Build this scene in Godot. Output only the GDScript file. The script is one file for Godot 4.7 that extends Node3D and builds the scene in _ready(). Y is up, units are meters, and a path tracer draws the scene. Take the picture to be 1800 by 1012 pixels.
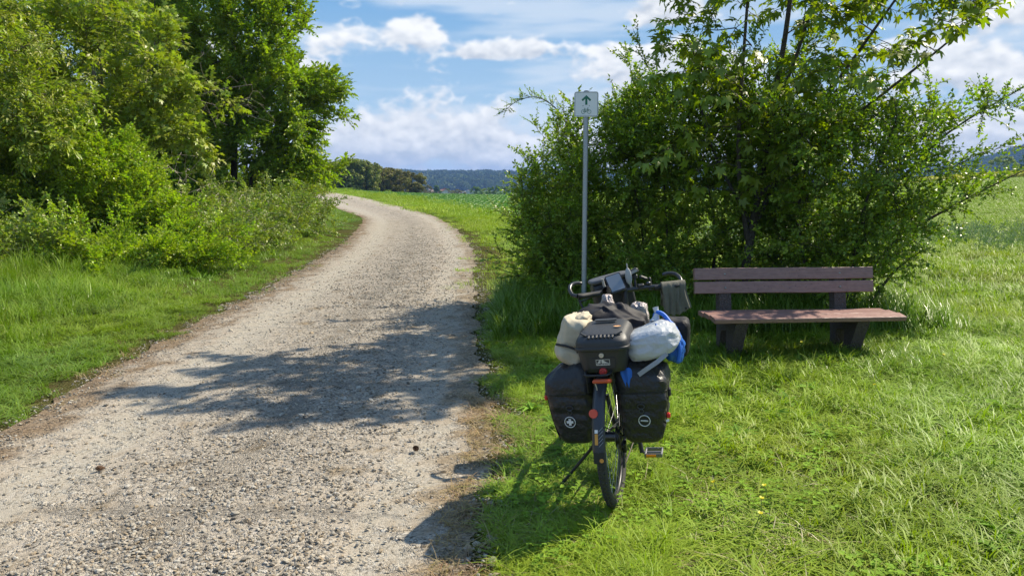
extends Node3D

const SUN := Vector3(0.8, 1.0, -0.5)
const SKY_TURN := 90.0
const EYE := Vector3(0, 1.6, 0)
var used := {}
var M := {}
var noise := FastNoiseLite.new()
var rough_noise := FastNoiseLite.new()
var edge_noise := FastNoiseLite.new()
var XL: Array[Vector2] = [Vector2(4, -3.3), Vector2(-3, -3.3), Vector2(-5, -3.4), Vector2(-7, -3.58), Vector2(-9, -3.75), Vector2(-11.4, -3.85), Vector2(-17.4, -4.37), Vector2(-22.9, -4.95), Vector2(-32, -6.3), Vector2(-38, -7.3), Vector2(-43.5, -8.8), Vector2(-60, -14.5), Vector2(-86, -23.5), Vector2(-110, -36), Vector2(-140, -56)]
var XR: Array[Vector2] = [Vector2(4, -0.2), Vector2(-3, -0.20), Vector2(-4.8, -0.16), Vector2(-8, -0.36), Vector2(-12.8, -0.64), Vector2(-19.8, -1.02), Vector2(-31, -2.3), Vector2(-45, -4.7), Vector2(-63.7, -9.3), Vector2(-86, -15.8), Vector2(-107, -23.5), Vector2(-133, -37), Vector2(-140, -41)]


func _ready() -> void:
	noise.seed = 11
	noise.frequency = 0.15
	noise.fractal_octaves = 4
	rough_noise.seed = 5
	rough_noise.frequency = 1.1
	rough_noise.fractal_octaves = 3
	edge_noise.seed = 23
	edge_noise.frequency = 0.9
	edge_noise.fractal_octaves = 4
	# camera
	var cam := Camera3D.new()
	cam.name = "camera"
	cam.position = EYE
	cam.rotation_degrees = Vector3(-7.4, 0, 0)
	cam.fov = 40.82
	cam.near = 0.1
	cam.far = 9000.0
	add_child(cam)
	cam.current = true
	# sky, air and exposure
	var env := Environment.new()
	env.background_mode = Environment.BG_SKY
	env.sky = Sky.new()
	env.sky.sky_material = make_sky()
	env.sky_rotation = Vector3(0, deg_to_rad(SKY_TURN), 0)
	env.background_energy_multiplier = 1.0
	env.tonemap_mode = Environment.TONE_MAPPER_LINEAR
	env.tonemap_exposure = 1.68
	env.sdfgi_enabled = true
	env.ssao_enabled = true
	env.ssil_enabled = true
	env.fog_enabled = true
	env.fog_density = 0.00018
	env.fog_light_color = Color(0.52, 0.68, 0.93)
	var we := WorldEnvironment.new()
	we.name = "world_environment"
	we.environment = env
	add_child(we)
	# sun
	var sun := DirectionalLight3D.new()
	sun.name = "sun"
	sun.light_energy = 1.6
	sun.light_color = Color(1.0, 0.955, 0.87)
	sun.light_angular_distance = 0.5
	sun.shadow_enabled = true
	sun.look_at_from_position(SUN * 50.0, Vector3.ZERO, Vector3.UP)
	add_child(sun)
	make_materials()
	build_ground()
	build_road()
	build_far()
	build_right_plants()
	build_left_plants()
	build_grass()
	build_sign()
	build_bench()
	build_bike()
	build_luggage()
	build_small_things()


# ------------------------------------------------------------------ sky

func cloud_at(az: float, el: float) -> float:
	var a := deg_to_rad(az)
	var e := deg_to_rad(el)
	var p := Vector3(sin(a) * cos(e), sin(e) * 1.7, -cos(a) * cos(e))
	var billow := 0.42 - absf(noise.get_noise_3dv(p * 150.0 + Vector3(7, 3, 1))) * 1.5
	return noise.get_noise_3dv(p * 48.0) * 0.75 + billow * 0.30 + 0.14 * edge_noise.get_noise_3dv(p * 32.0)


func sky_at(az: float, el: float, banks: Array) -> Color:
	var e := clampf(el, 0.0, 90.0)
	var c := Color(0.45, 0.52, 0.58)
	if e < 5.0:
		c = c.lerp(Color(0.285, 0.41, 0.53), e / 5.0)
	elif e < 14.0:
		c = Color(0.285, 0.41, 0.53).lerp(Color(0.113, 0.26, 0.46), (e - 5.0) / 9.0)
	elif e < 35.0:
		c = Color(0.113, 0.26, 0.46).lerp(Color(0.092, 0.212, 0.41), (e - 14.0) / 21.0)
	else:
		c = Color(0.092, 0.212, 0.41).lerp(Color(0.08, 0.185, 0.385), (e - 35.0) / 55.0)
	var a := deg_to_rad(az)
	# high thin veils drawn out along the wind
	var veil := noise.get_noise_3d(sin(a) * 13.0 + 40.0, e * 1.9, cos(a) * 13.0) + 0.5 * noise.get_noise_3d(sin(a) * 40.0, e * 5.0 + 20.0, cos(a) * 40.0)
	veil = smoothstep(-0.10, 0.62, veil + 0.30 * exp(-pow((e - 4.0) / 3.4, 2.0)))
	c = c.lerp(Color(0.52, 0.56, 0.60), veil * 0.6)
	# heaped clouds with flat grey bases
	var cover := -0.34 + 0.62 * exp(-pow((e - 2.0) / 2.3, 2.0)) + 0.30 * smoothstep(-0.2, 0.5, noise.get_noise_3d(sin(a) * 9.0, e * 0.22 + 90.0, cos(a) * 9.0))
	var rise := 0.55 * smoothstep(0.0, 4.0, e)
	for b in banks:
		var dx: float = wrapf(az - b[0], -180.0, 180.0) / b[2]
		var dy: float = (el - b[1]) / b[3]
		if absf(dx) < 3.0 and absf(dy) < 3.0:
			var g: float = exp(-dx * dx - dy * dy * (3.2 if dy < 0.0 else 1.0))
			cover += b[4] * g
			rise = lerpf(rise, clampf(0.42 + dy * 0.5, 0.0, 1.0), g)
	var n := cloud_at(az, el)
	var d := n + cover
	if d > 0.0:
		var up := cloud_at(az + 0.35, el + 0.6) + cover
		var lit := clampf(rise + (d - up) * 1.5, 0.0, 1.0)
		var w := Color(0.37, 0.405, 0.455).lerp(Color(0.665, 0.665, 0.66), lit)
		c = c.lerp(w, smoothstep(0.0, 0.36, d) * 0.95)
	return c


func make_sky() -> PanoramaSkyMaterial:
	# each: azimuth, height, half width, half height, strength
	var banks := [[-4.0, 3.6, 2.6, 1.5, 0.75], [-1.6, 2.9, 2.6, 1.1, 0.6], [-8.2, 3.0, 3.2, 1.4, 0.65], [-12.5, 3.2, 3.0, 1.5, 0.5], [2.0, 2.2, 3.0, 1.0, 0.5], [-6.6, 10.8, 1.5, 1.3, 0.95], [-2.6, 9.4, 1.6, 0.7, 0.8], [0.6, 9.6, 2.0, 0.8, 0.95], [8.0, 8.2, 1.6, 2.4, 0.85], [6.6, 9.5, 1.0, 0.6, 0.5], [10.0, 12.0, 3.6, 1.6, 1.0], [14.5, 8.0, 3.5, 2.0, 0.6], [31.0, 6.9, 3.2, 1.9, 1.0], [32.5, 10.4, 2.6, 1.3, 0.7], [30.0, 3.0, 6.0, 1.8, 0.8], [22.0, 5.0, 6.0, 2.5, 0.5], [-70, 20, 12, 6, 0.6], [75, 24, 14, 7, 0.6], [140, 16, 16, 6, 0.6], [-150, 26, 18, 8, 0.6], [-110, 10, 10, 4, 0.6], [110, 40, 16, 8, 0.5], [10, 50, 14, 8, 0.5]]
	var w := 512
	var h := 256
	var im := Image.create(w, h, false, Image.FORMAT_RGB8)
	for y in h:
		var el := 90.0 - (y + 0.5) * 180.0 / h
		if el < -3.0:
			im.fill_rect(Rect2i(0, y, w, h - y), Color(0.17, 0.22, 0.12).linear_to_srgb())
			break
		for x in w:
			im.set_pixel(x, y, sky_at((x + 0.5) * 360.0 / w - 180.0 + SKY_TURN, el, banks).linear_to_srgb())
	im.resize(4096, 2048, Image.INTERPOLATE_CUBIC)
	for y in range(1024 - 190, 1024 + 6):
		var el := 90.0 - (y + 0.5) * 180.0 / 2048
		for x in range(2048 - 440, 2048 + 440):
			im.set_pixel(x - 1024, y, sky_at((x + 0.5) * 360.0 / 4096 - 180.0, el, banks).linear_to_srgb())
	var m := PanoramaSkyMaterial.new()
	m.panorama = ImageTexture.create_from_image(im)
	return m


# ------------------------------------------------------------------ naming

func numbered(called: String) -> String:
	if not used.has(called):
		used[called] = 0
		return called
	used[called] += 1
	return "%s_%03d" % [called, used[called]]


func tag(o: Node3D, label: String, category := "", group := "", kind := "") -> void:
	if label:
		o.set_meta("label", label)
	if category:
		o.set_meta("category", category)
	if group:
		o.set_meta("group", group)
	if kind:
		o.set_meta("kind", kind)


func thing(called: String, label: String, category: String, at := Transform3D(), group := "") -> Node3D:
	var o := Node3D.new()
	o.name = numbered(called)
	o.transform = at
	add_child(o)
	tag(o, label, category, group)
	return o


func put(called: String, mesh: Mesh, m: Material, parent: Node = null, at := Transform3D()) -> MeshInstance3D:
	var o := MeshInstance3D.new()
	o.name = called if parent else numbered(called)
	o.mesh = mesh
	if m:
		o.material_override = m
	o.transform = at
	if parent:
		parent.add_child(o, true)
	else:
		add_child(o)
	return o


func many(called: String, mesh: Mesh, m: Material, xf: Array, cols: PackedColorArray, parent: Node = null) -> MultiMeshInstance3D:
	var mm := MultiMesh.new()
	mm.transform_format = MultiMesh.TRANSFORM_3D
	mm.use_colors = true
	mm.mesh = mesh
	mm.instance_count = xf.size()
	for i in xf.size():
		mm.set_instance_transform(i, xf[i])
		mm.set_instance_color(i, cols[i])
	var o := MultiMeshInstance3D.new()
	o.name = called if parent else numbered(called)
	o.multimesh = mm
	o.material_override = m
	o.set_meta("kind", "stuff")
	if parent:
		parent.add_child(o, true)
	else:
		add_child(o)
	return o


func lin(r: float, g: float, b: float) -> Color:
	return Color(r, g, b).linear_to_srgb()


func mat(c: Color, rough := 0.7, metal := 0.0) -> StandardMaterial3D:
	var m := StandardMaterial3D.new()
	m.albedo_color = c.linear_to_srgb()
	m.roughness = rough
	m.metallic = metal
	return m


func leaf_mat(c: Color, through: Color, rough := 0.45) -> StandardMaterial3D:
	var m := mat(c, rough)
	m.vertex_color_use_as_albedo = true
	m.backlight_enabled = true
	m.backlight = through.linear_to_srgb()
	m.cull_mode = BaseMaterial3D.CULL_DISABLED
	return m


func noise_tex(freq: float, sd: int, as_normal := false, strength := 6.0, kind := FastNoiseLite.TYPE_SIMPLEX_SMOOTH, size := 256) -> NoiseTexture2D:
	var t := NoiseTexture2D.new()
	var n := FastNoiseLite.new()
	n.noise_type = kind
	n.seed = sd
	n.frequency = freq
	n.fractal_octaves = 4
	t.noise = n
	t.width = size
	t.height = size
	t.seamless = true
	t.as_normal_map = as_normal
	t.bump_strength = strength
	return t


func tint_tex(freq: float, sd: int, lo: Color, hi: Color, size := 256) -> NoiseTexture2D:
	var t := noise_tex(freq, sd, false, 1.0, FastNoiseLite.TYPE_SIMPLEX_SMOOTH, size)
	var g := Gradient.new()
	g.set_color(0, lo.linear_to_srgb())
	g.set_color(1, hi.linear_to_srgb())
	t.color_ramp = g
	return t


func rough_surface(m: StandardMaterial3D, tint: Texture2D, bump: Texture2D, scale: float, bump_scale := 1.0) -> StandardMaterial3D:
	m.uv1_triplanar = true
	m.uv1_scale = Vector3.ONE * scale
	if tint:
		m.albedo_texture = tint
	if bump:
		m.normal_enabled = true
		m.normal_texture = bump
		m.normal_scale = bump_scale
	return m


# ------------------------------------------------------------------ mesh builder

class Mb:
	var v := PackedVector3Array()
	var n := PackedVector3Array()
	var c := PackedColorArray()
	var uv := PackedVector2Array()
	var ix := PackedInt32Array()
	var col := Color(1, 1, 1)

	func vert(p: Vector3, nn := Vector3.UP, t := Vector2.ZERO) -> int:
		v.append(p)
		n.append(nn)
		c.append(col)
		uv.append(t)
		return v.size() - 1

	func tri(a: int, b: int, d: int) -> void:
		ix.append(a)
		ix.append(d)
		ix.append(b)

	func quad(a: int, b: int, d: int, e: int) -> void:
		tri(a, b, d)
		tri(a, d, e)

	func flat(pts: PackedVector3Array, inside: Vector3) -> void:
		var nn := (pts[1] - pts[0]).cross(pts[2] - pts[0]).normalized()
		var mid := Vector3.ZERO
		for p in pts:
			mid += p / pts.size()
		var turn := nn.dot(mid - inside) < 0.0
		if turn:
			nn = -nn
		var s := v.size()
		for p in pts:
			vert(p, nn)
		for i in range(1, pts.size() - 1):
			if turn:
				tri(s, s + i + 1, s + i)
			else:
				tri(s, s + i, s + i + 1)

	func smooth(v0: int, i0: int) -> void:
		for i in range(v0, v.size()):
			n[i] = Vector3.ZERO
		for k in range(i0, ix.size(), 3):
			var a := ix[k]
			var b := ix[k + 2]
			var d := ix[k + 1]
			var nn := (v[b] - v[a]).cross(v[d] - v[a])
			n[a] += nn
			n[b] += nn
			n[d] += nn
		for i in range(v0, v.size()):
			n[i] = n[i].normalized() if n[i].length_squared() > 1e-20 else Vector3.UP

	func loft(rings: Array, cap := true, loop := false) -> void:
		var v0 := v.size()
		var i0 := ix.size()
		var k: int = rings[0].size()
		for r in rings:
			for j in k:
				vert(r[j], Vector3.UP, Vector2(float(j) / k, 0))
		var m := rings.size()
		for i in (m if loop else m - 1):
			var s := v0 + i * k
			var t := v0 + ((i + 1) % m) * k
			for j in k:
				var jj := (j + 1) % k
				quad(s + j, s + jj, t + jj, t + j)
		var side_v := v.size()
		var side_i := ix.size()
		if cap and not loop:
			for e in 2:
				var r = rings[0] if e == 0 else rings[m - 1]
				var s := v.size()
				var mid := Vector3.ZERO
				for p in r:
					mid += p / k
				for p in r:
					vert(p)
				var q := vert(mid)
				for j in k:
					if e == 0:
						tri(s + (j + 1) % k, s + j, q)
					else:
						tri(s + j, s + (j + 1) % k, q)
		var vol := 0.0
		for q in range(i0, ix.size(), 3):
			vol += v[ix[q]].dot(v[ix[q + 2]].cross(v[ix[q + 1]]))
		if vol < 0.0:
			for q in range(i0, ix.size(), 3):
				var x := ix[q + 1]
				ix[q + 1] = ix[q + 2]
				ix[q + 2] = x
		smooth(v0, i0)

	static func ring(at: Vector3, along: Vector3, side: Vector3, r: float, k: int) -> PackedVector3Array:
		var out := PackedVector3Array()
		var up := along.cross(side).normalized()
		for j in k:
			var a := TAU * j / k
			out.append(at + (side * cos(a) + up * sin(a)) * r)
		return out

	func tube(path: Array, radii, k := 8, loop := false, cap := true) -> void:
		var rings := []
		var side := Vector3.ZERO
		var m := path.size()
		for i in m:
			var a: Vector3 = path[(i - 1 + m) % m] if loop else path[maxi(i - 1, 0)]
			var b: Vector3 = path[(i + 1) % m] if loop else path[mini(i + 1, m - 1)]
			var d := (b - a).normalized()
			if side == Vector3.ZERO:
				side = d.cross(Vector3.UP if absf(d.y) < 0.9 else Vector3.RIGHT).normalized()
			side = (side - d * side.dot(d)).normalized()
			rings.append(ring(path[i], d, side, radii[i] if radii is Array or radii is PackedFloat32Array else radii, k))
		loft(rings, cap, loop)

	func box(mid: Vector3, size: Vector3, bevel := 0.003, turn := Basis()) -> void:
		var h := size / 2.0
		var b := minf(bevel, minf(h.x, minf(h.y, h.z)) * 0.9)
		for ax in 3:
			for s in [-1.0, 1.0]:
				var u := (ax + 1) % 3
				var w := (ax + 2) % 3
				var pts := PackedVector3Array()
				for q in [[-1, -1], [1, -1], [1, 1], [-1, 1]]:
					var p := Vector3.ZERO
					p[ax] = s * h[ax]
					p[u] = q[0] * (h[u] - b)
					p[w] = q[1] * (h[w] - b)
					pts.append(mid + turn * p)
				flat(pts, mid)
				for s2 in [-1.0, 1.0]:
					var e := PackedVector3Array()
					for q in [-1.0, 1.0]:
						var p := Vector3.ZERO
						p[ax] = s * h[ax]
						p[u] = s2 * (h[u] - b)
						p[w] = q * (h[w] - b)
						e.append(mid + turn * p)
					for q in [1.0, -1.0]:
						var p := Vector3.ZERO
						p[ax] = s * (h[ax] - b)
						p[u] = s2 * h[u]
						p[w] = q * (h[w] - b)
						e.append(mid + turn * p)
					flat(e, mid)
		for x in [-1.0, 1.0]:
			for y in [-1.0, 1.0]:
				for z in [-1.0, 1.0]:
					flat(PackedVector3Array([mid + turn * Vector3(x * h.x, y * (h.y - b), z * (h.z - b)), mid + turn * Vector3(x * (h.x - b), y * h.y, z * (h.z - b)), mid + turn * Vector3(x * (h.x - b), y * (h.y - b), z * h.z)]), mid)

	func prism(poly: PackedVector2Array, depth: float, at := Transform3D()) -> void:
		# a flat outline in x, y given thickness along z, front face at z = depth
		if Geometry2D.is_polygon_clockwise(poly):
			poly = poly.duplicate()
			poly.reverse()
		var t := Geometry2D.triangulate_polygon(poly)
		var nb := at.basis.orthonormalized()
		for e in 2:
			var s := v.size()
			for p in poly:
				vert(at * Vector3(p.x, p.y, depth * e), nb * Vector3(0, 0, 1 if e else -1))
			for k in range(0, t.size(), 3):
				var a := poly[t[k]]
				var ccw := (poly[t[k + 1]] - a).cross(poly[t[k + 2]] - a) > 0.0
				if ccw == (e == 1):
					tri(s + t[k], s + t[k + 1], s + t[k + 2])
				else:
					tri(s + t[k], s + t[k + 2], s + t[k + 1])
		for i in poly.size():
			var a := poly[i]
			var b := poly[(i + 1) % poly.size()]
			var d := b - a
			var nn := nb * Vector3(d.y, -d.x, 0).normalized()
			var s := v.size()
			vert(at * Vector3(a.x, a.y, 0), nn)
			vert(at * Vector3(b.x, b.y, 0), nn)
			vert(at * Vector3(b.x, b.y, depth), nn)
			vert(at * Vector3(a.x, a.y, depth), nn)
			quad(s, s + 1, s + 2, s + 3)

	func blob(mid: Vector3, half: Vector3, ex: float, ey: float, nu: int, nv: int, bend = null, turn := Basis()) -> void:
		# a rounded block; ex and ey near 1 give an ellipsoid, near 0.3 a soft box
		var rings := []
		for i in range(1, nv):
			var a := -PI / 2 + PI * i / nv
			var ring_ := PackedVector3Array()
			var cy := pow(absf(cos(a)), ey)
			var sy := signf(sin(a)) * pow(absf(sin(a)), ey)
			for j in nu:
				var o := TAU * j / nu
				var p := Vector3(signf(cos(o)) * pow(absf(cos(o)), ex) * cy, sy, signf(sin(o)) * pow(absf(sin(o)), ex) * cy)
				p = p * half
				if bend:
					p = bend.call(p)
				ring_.append(mid + turn * p)
			rings.append(ring_)
		loft(rings)

	func mesh() -> ArrayMesh:
		for q in range(0, ix.size(), 3):
			var i := ix[q]
			var j := ix[q + 2]
			var k := ix[q + 1]
			if (v[j] - v[i]).cross(v[k] - v[i]).dot(n[i] + n[j] + n[k]) < 0.0:
				ix[q + 1] = j
				ix[q + 2] = k
		var a := []
		a.resize(Mesh.ARRAY_MAX)
		a[Mesh.ARRAY_VERTEX] = v
		a[Mesh.ARRAY_NORMAL] = n
		a[Mesh.ARRAY_COLOR] = c
		a[Mesh.ARRAY_TEX_UV] = uv
		a[Mesh.ARRAY_INDEX] = ix
		var m := ArrayMesh.new()
		m.add_surface_from_arrays(Mesh.PRIMITIVE_TRIANGLES, a)
		return m


func box_mesh(size: Vector3, bevel := 0.003) -> ArrayMesh:
	var b := Mb.new()
	b.box(Vector3.ZERO, size, bevel)
	return b.mesh()


func tube_mesh(path: Array, radii, k := 8, loop := false) -> ArrayMesh:
	var b := Mb.new()
	b.tube(path, radii, k, loop)
	return b.mesh()


func circle_path(mid: Vector3, r: float, ax: Vector3, k := 40) -> Array:
	var s := ax.cross(Vector3.UP if absf(ax.y) < 0.9 else Vector3.RIGHT).normalized()
	var t := ax.cross(s).normalized()
	var out := []
	for i in k:
		out.append(mid + (s * cos(TAU * i / k) + t * sin(TAU * i / k)) * r)
	return out


func bent(pts: Array, k := 6) -> Array:
	# a smooth path through the points
	var out := []
	for i in pts.size() - 1:
		var p0: Vector3 = pts[maxi(i - 1, 0)]
		var p1: Vector3 = pts[i]
		var p2: Vector3 = pts[i + 1]
		var p3: Vector3 = pts[mini(i + 2, pts.size() - 1)]
		for j in k:
			out.append(p1.cubic_interpolate(p2, p0, p3, float(j) / k))
	out.append(pts[pts.size() - 1])
	return out


func rounded_rect(w: float, h: float, r: float, k := 5) -> PackedVector2Array:
	var out := PackedVector2Array()
	for q in 4:
		var cx := (w / 2 - r) * (1 if q == 0 or q == 3 else -1)
		var cy := (h / 2 - r) * (1 if q < 2 else -1)
		for i in k + 1:
			var a := PI / 2 * (q + float(i) / k)
			out.append(Vector2(cx + cos(a) * r, cy + sin(a) * r))
	return out


func disc(r: float, k := 24, sy := 1.0) -> PackedVector2Array:
	var out := PackedVector2Array()
	for i in k:
		out.append(Vector2(cos(TAU * i / k) * r, sin(TAU * i / k) * r * sy))
	return out


func facing(at: Vector3, normal: Vector3, up := Vector3.UP) -> Transform3D:
	# local +z points along the normal
	var z := normal.normalized()
	var x := up.cross(z).normalized()
	return Transform3D(Basis(x, z.cross(x), z), at)


func edge_x(table: Array[Vector2], z: float) -> float:
	for i in table.size() - 1:
		if z <= table[i].x and z >= table[i + 1].x:
			var t := (table[i].x - z) / (table[i].x - table[i + 1].x)
			var a := table[maxi(i - 1, 0)].y
			var d := table[mini(i + 2, table.size() - 1)].y
			return lerpf(lerpf(table[i].y, table[i + 1].y, t), cubic_interpolate(table[i].y, table[i + 1].y, a, d, t), 0.5)
	return table[0].y if z > table[0].x else table[table.size() - 1].y


func left_edge(z: float) -> float:
	return edge_x(XL, z) + 0.14 * edge_noise.get_noise_2d(z * 1.3, 3.0) + 0.05 * edge_noise.get_noise_2d(z * 7.0, 9.0)


func right_edge(z: float) -> float:
	return edge_x(XR, z) + 0.16 * edge_noise.get_noise_2d(z * 1.2, 53.0) + 0.06 * edge_noise.get_noise_2d(z * 6.0, 77.0)


func ground_at(x: float, z: float) -> float:
	var h := 0.02 * smoothstep(0.5, 1.6, Vector2(x - 0.6, (z + 4.2) * 0.6).length()) * noise.get_noise_2d(x * 6.0, z * 6.0)
	var d := sqrt(x * x + z * z)
	if z < 0.0:
		var xl := edge_x(XL, z)
		var xr := edge_x(XR, z)
		if x < xl and d < 80.0:
			h += 0.28 * smoothstep(0.2, 4.5, xl - x)
		elif x > xr:
			h += 0.02 * smoothstep(2.0, 8.0, x - xr)
		else:
			h *= clampf(minf(x - xl, xr - x) * -2.0 + 1.0, 0.15, 1.0)
		if d > 28.0:
			var az := x / d
			var up := (22.0 if az < 0.0 else 9.5) * minf(az * az, 0.4)
			var down := 6.0 * smoothstep(170.0, 460.0, d) * (1.0 - smoothstep(0.30, 0.5, az))
			h += smoothstep(28.0, 150.0, d) * up + smoothstep(150.0, 280.0, d) * up * 0.9 * smoothstep(0.3, 0.5, az) - down
	return h


# ------------------------------------------------------------------ materials

func make_materials() -> void:
	var fine := noise_tex(0.05, 3, true, 4.0)
	var blotch := tint_tex(0.012, 8, Color(0.78, 0.78, 0.78), Color(1, 1, 1))
	M.fine = fine
	M.blotch = blotch
	# leaves and grass
	M.grass = leaf_mat(Color(0.268, 0.385, 0.032), Color(0.66, 0.74, 0.12), 0.5)
	M.grass.metallic_specular = 0.36
	M.herb = leaf_mat(Color(0.20, 0.33, 0.04), Color(0.5, 0.6, 0.12), 0.7)
	M.herb.metallic_specular = 0.2
	M.straw = leaf_mat(Color(0.42, 0.36, 0.19), Color(0.4, 0.36, 0.2), 0.55)
	M.verge = leaf_mat(Color(0.20, 0.305, 0.036), Color(0.58, 0.72, 0.14), 0.36)
	M.dry_grass = leaf_mat(Color(0.34, 0.275, 0.15), Color(0.4, 0.34, 0.2), 0.6)
	M.hawthorn = leaf_mat(Color(0.27, 0.38, 0.052), Color(0.80, 0.98, 0.10), 0.36)
	M.maple = leaf_mat(Color(0.24, 0.32, 0.036), Color(0.86, 1.0, 0.06), 0.40)
	M.bramble = leaf_mat(Color(0.32, 0.40, 0.095), Color(0.7, 0.85, 0.15), 0.42)
	M.bright = leaf_mat(Color(0.37, 0.50, 0.045), Color(0.82, 0.98, 0.12), 0.32)
	M.oak = leaf_mat(Color(0.29, 0.40, 0.042), Color(0.80, 0.96, 0.10), 0.40)
	M.olive = leaf_mat(Color(0.34, 0.42, 0.07), Color(0.78, 0.92, 0.14), 0.42)
	M.far_leaf = leaf_mat(Color(0.20, 0.225, 0.062), Color(0.5, 0.6, 0.12), 0.8)
	M.pale_grass = leaf_mat(Color(0.36, 0.42, 0.19), Color(0.6, 0.7, 0.3), 0.55)
	M.forest = leaf_mat(Color(0.095, 0.122, 0.040), Color(0.2, 0.27, 0.05), 0.95)
	M.forest.metallic_specular = 0.0
	M.crop = leaf_mat(Color(0.15, 0.30, 0.055), Color(0.3, 0.5, 0.12), 0.5)
	M.rape = leaf_mat(Color(0.56, 0.58, 0.03), Color(0.5, 0.45, 0.05), 0.7)
	M.bark = rough_surface(mat(Color(0.17, 0.135, 0.10), 0.9), tint_tex(0.03, 31, Color(0.10, 0.08, 0.06), Color(0.22, 0.19, 0.15)), noise_tex(0.06, 32, true, 10.0), 2.2, 1.0)
	M.bark.albedo_color = Color.WHITE
	M.dark_bark = rough_surface(mat(Color.WHITE, 0.9), tint_tex(0.03, 33, Color(0.045, 0.036, 0.028), Color(0.11, 0.09, 0.07)), noise_tex(0.06, 34, true, 10.0), 2.2, 1.0)
	M.dead_wood = rough_surface(mat(Color.WHITE, 0.85), tint_tex(0.03, 35, Color(0.36, 0.31, 0.25), Color(0.58, 0.53, 0.45)), noise_tex(0.06, 34, true, 8.0), 3.0, 0.8)
	M.petal = leaf_mat(Color(0.80, 0.72, 0.03), Color(0.5, 0.4, 0.05), 0.5)
	M.white_fluff = leaf_mat(Color(0.78, 0.78, 0.74), Color(0.5, 0.5, 0.5), 0.9)
	M.stone = mat(Color.WHITE, 0.85)
	M.stone.vertex_color_use_as_albedo = true
	rough_surface(M.stone, tint_tex(0.04, 51, Color(0.62, 0.60, 0.57), Color(1, 1, 1)), noise_tex(0.05, 52, true, 8.0), 9.0, 0.8)


func gravel_textures() -> Array:
	# the print of one stretch of road, 3.3 m across and 2.5 m along: ruts of packed fines, loose stone between them and at the sides
	var wide := 2048
	var long := 1536
	var nz := FastNoiseLite.new()
	nz.noise_type = FastNoiseLite.TYPE_CELLULAR
	nz.fractal_type = FastNoiseLite.FRACTAL_NONE
	nz.cellular_jitter = 1.0
	nz.seed = 4
	nz.frequency = 0.062
	nz.cellular_return_type = FastNoiseLite.RETURN_CELL_VALUE
	var cells := nz.get_seamless_image(wide, long).get_data()
	nz.cellular_return_type = FastNoiseLite.RETURN_DISTANCE2_SUB
	var rim := nz.get_seamless_image(wide, long).get_data()
	nz.seed = 9
	nz.frequency = 0.17
	nz.cellular_return_type = FastNoiseLite.RETURN_CELL_VALUE
	var small := nz.get_seamless_image(wide, long).get_data()
	nz.cellular_return_type = FastNoiseLite.RETURN_DISTANCE2_SUB
	var small_rim := nz.get_seamless_image(wide, long).get_data()
	var soft := FastNoiseLite.new()
	soft.seed = 12
	soft.frequency = 0.010
	soft.fractal_octaves = 5
	var patch := soft.get_seamless_image(wide, long).get_data()
	var color := PackedByteArray()
	color.resize(wide * long * 3)
	var height := PackedByteArray()
	height.resize(wide * long)
	var ramp := PackedColorArray()
	var rng := RandomNumberGenerator.new()
	rng.seed = 77
	for i in 256:
		var g := lerpf(0.20, 0.47, pow(rng.randf(), 0.9))
		if rng.randf() < 0.08:
			g = 0.10
		var warm := rng.randf()
		ramp.append(Color(g * lerpf(1.0, 1.08, warm), g * lerpf(0.965, 0.95, warm), g * lerpf(0.90, 0.78, warm)).linear_to_srgb())
	var dust := Color(0.60, 0.565, 0.515)
	var loose := PackedFloat32Array()
	for x in wide:
		var u := x / float(wide)
		var packed_ := exp(-pow((u - 0.25) / 0.10, 2.0)) + exp(-pow((u - 0.86) / 0.065, 2.0))
		loose.append(0.06 + 0.20 * exp(-pow((u - 0.57) / 0.14, 2.0)) - 0.20 * packed_)
	for i in wide * long:
		var w := loose[i % wide]
		var p := patch[i] / 255.0
		var stone_here := clampf((p + w - 0.40) * 4.5, 0.0, 1.0)
		var fines := clampf((p + w * 0.8 - 0.08) * 2.0, 0.46, 0.88)
		var rb := minf(1.0, rim[i] / 60.0) * stone_here if cells[i] % 3 else 0.0
		var k := dust.lerp(ramp[small[i]], fines).lerp(ramp[cells[i]], rb)
		color[i * 3] = int(k.r * 255.0)
		color[i * 3 + 1] = int(k.g * 255.0)
		color[i * 3 + 2] = int(k.b * 255.0)
		height[i] = int(minf(255.0, 50.0 + 75.0 * fines * minf(1.0, small_rim[i] / 70.0) + rb * 140.0))
	var ht := ImageTexture.create_from_image(Image.create_from_data(wide, long, false, Image.FORMAT_L8, height))
	return [ImageTexture.create_from_image(Image.create_from_data(wide, long, false, Image.FORMAT_RGB8, color)), ht]


# ------------------------------------------------------------------ ground and road

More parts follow.
